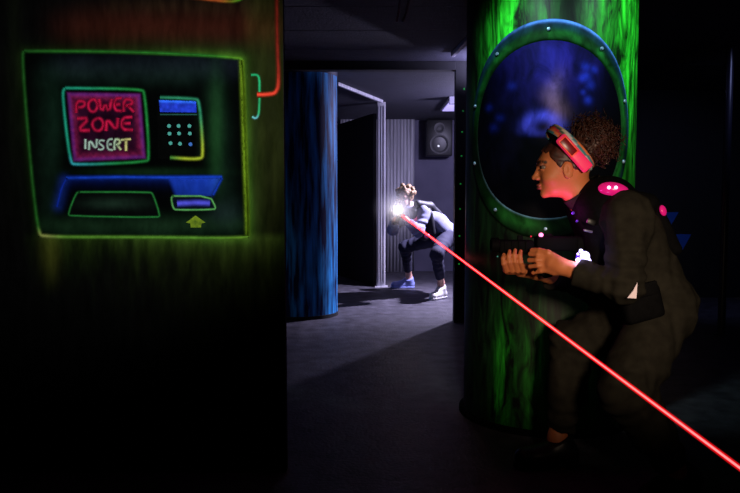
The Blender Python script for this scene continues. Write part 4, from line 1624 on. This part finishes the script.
# ------------------------------------------------------------------ laser beam
beamA = GP + gdir * .03
beamB = W(740, 468, .95)
beamB2 = beamB + gdir * .45
bm = bmesh.new()
add_tube(bm, [beamA, beamA * .5 + beamB * .5, beamB2], [.0046, .0025, .0014], 14)
BEAM = mat('beam_core', (0, 0, 0), 1, emit=(255, 140, 140), estr=1.3, spec=0)
beam = bm_obj('laser_beam', bm, BEAM, None, True)
tag(beam, 'thin glowing red laser beam slanting from back room across the woman', 'laser beam')
bm = bmesh.new()
add_tube(bm, [beamA, beamA * .5 + beamB * .5, beamB2], [.0115, .0066, .0042], 16)
BV = bpy.data.materials.new('beam_haze')
BV.use_nodes = True
nt = BV.node_tree
nt.nodes.clear()
out = nt.nodes.new('ShaderNodeOutputMaterial')
em = nt.nodes.new('ShaderNodeEmission')
em.inputs[0].default_value = L4((255, 16, 26))
em.inputs[1].default_value = 55
nt.links.new(em.outputs[0], out.inputs['Volume'])
hz = bm_obj('glow', bm, BV, beam, True)

# added ball of haze, densest at its centre, stands in for torch bloom
bm = bmesh.new()
add_sphere(bm, TP + gdir * .02, .30, seg=32)
HV = bpy.data.materials.new('bloom_haze')
HV.use_nodes = True
nt = HV.node_tree
nt.nodes.clear()
out = nt.nodes.new('ShaderNodeOutputMaterial')
vs = nt.nodes.new('ShaderNodeVolumeScatter')
vs.inputs['Color'].default_value = (1, 1, 1, 1)
vs.inputs['Density'].default_value = .30
geo = nt.nodes.new('ShaderNodeNewGeometry')
sb = nt.nodes.new('ShaderNodeVectorMath')
sb.operation = 'DISTANCE'
sb.inputs[1].default_value = tuple(float(x) for x in TP + gdir * .02)
mr = nt.nodes.new('ShaderNodeMapRange')
mr.inputs[1].default_value = 0.0
mr.inputs[2].default_value = 0.30
mr.inputs[3].default_value = 1.0
mr.inputs[4].default_value = 0.0
pw = nt.nodes.new('ShaderNodeMath')
pw.operation = 'POWER'
pw.inputs[1].default_value = 3.5
ml = nt.nodes.new('ShaderNodeMath')
ml.operation = 'MULTIPLY'
ml.inputs[1].default_value = 9.0
nt.links.new(geo.outputs['Position'], sb.inputs[0])
nt.links.new(sb.outputs['Value'], mr.inputs[0])
nt.links.new(mr.outputs[0], pw.inputs[0])
nt.links.new(pw.outputs[0], ml.inputs[0])
nt.links.new(ml.outputs[0], vs.inputs['Density'])
nt.links.new(vs.outputs[0], out.inputs['Volume'])
haze = bm_obj('haze', bm, HV, None, True)
tag(haze, 'added haze ball giving bloom round the torch on the far gun', 'haze', kind='stuff')


# ------------------------------------------------------------------ lights
def light(name, typ, loc, energy, col, target=None, size=.05, spot=None, blend=.5):
    l = bpy.data.lights.new(name, typ)
    l.energy = energy
    l.color = col
    o = bpy.data.objects.new(name, l)
    o.location = tuple(map(float, loc))
    if typ == 'AREA':
        l.size = size
    else:
        l.shadow_soft_size = size
    if spot:
        l.spot_size = math.radians(spot)
        l.spot_blend = blend
    if target is not None:
        o.rotation_euler = (Vector(target) - Vector(o.location)).to_track_quat('-Z', 'Y').to_euler()
    COL.objects.link(o)
    return o


light('key_back_room', 'SPOT', (1.50, 7.55, 1.92), 780, (.72, .66, 1.0), (.50, 7.45, .25), .05, 88, 1.0)
light('key_spill', 'POINT', (1.50, 7.55, 1.92), 160, (.66, .61, 1.0), size=.05)
light('ceiling_glow_fill', 'SPOT', (1.04, 5.64, 1.93), 85, (.58, .54, 1.0), (.98, 5.72, 2.15), .05, 140, .9)  # unseen spot added behind the tank to brighten the ceiling near the lintel
light('lamp_glow', 'AREA', (1.02, 8.55, ZC - .04), 4, (.72, .66, 1.0), (1.02, 8.55, 0), size=.25)
light('torch_glow', 'POINT', TP + gdir * .06, 1.0, (1, .93, .82), size=.01)
light('blacklight_mural', 'SPOT', (.10, .95, 1.75), 155, (1, 1, 1), (-.88, YW, 1.28), .10, 46, .75)
light('blacklight_tank_left', 'SPOT', (.40, 2.45, 2.1), 34, (.6, .9, .9), (.70, 3.06, 1.5), .06, 61, .7)
light('blacklight_tank_right', 'SPOT', (1.34, 2.55, 2.12), 24, (.6, .9, .9), (1.02, 3.15, 1.6), .06, 56, .7)
light('warm_player_spot', 'SPOT', (.62, .30, 1.15), 168, (1, .75, .53), (.85, 2.5, .84), .10, 34, .9)
light('shoulder_glow', 'POINT', W(559, 214, 2.52), .40, (1, .07, .60), size=.012)
light('shoulder_glow_far', 'POINT', W(590, 184, 2.70), .12, (1, .1, .45), size=.012)
light('chest_glow', 'POINT', W(577, 256, 2.40), .35, (.5, .4, 1), size=.01)
light('right_dim', 'SPOT', (2.9, 5.0, 2.05), 26, (.4, .45, 1), (2.9, 7.5, .6), .2, 80, .8)
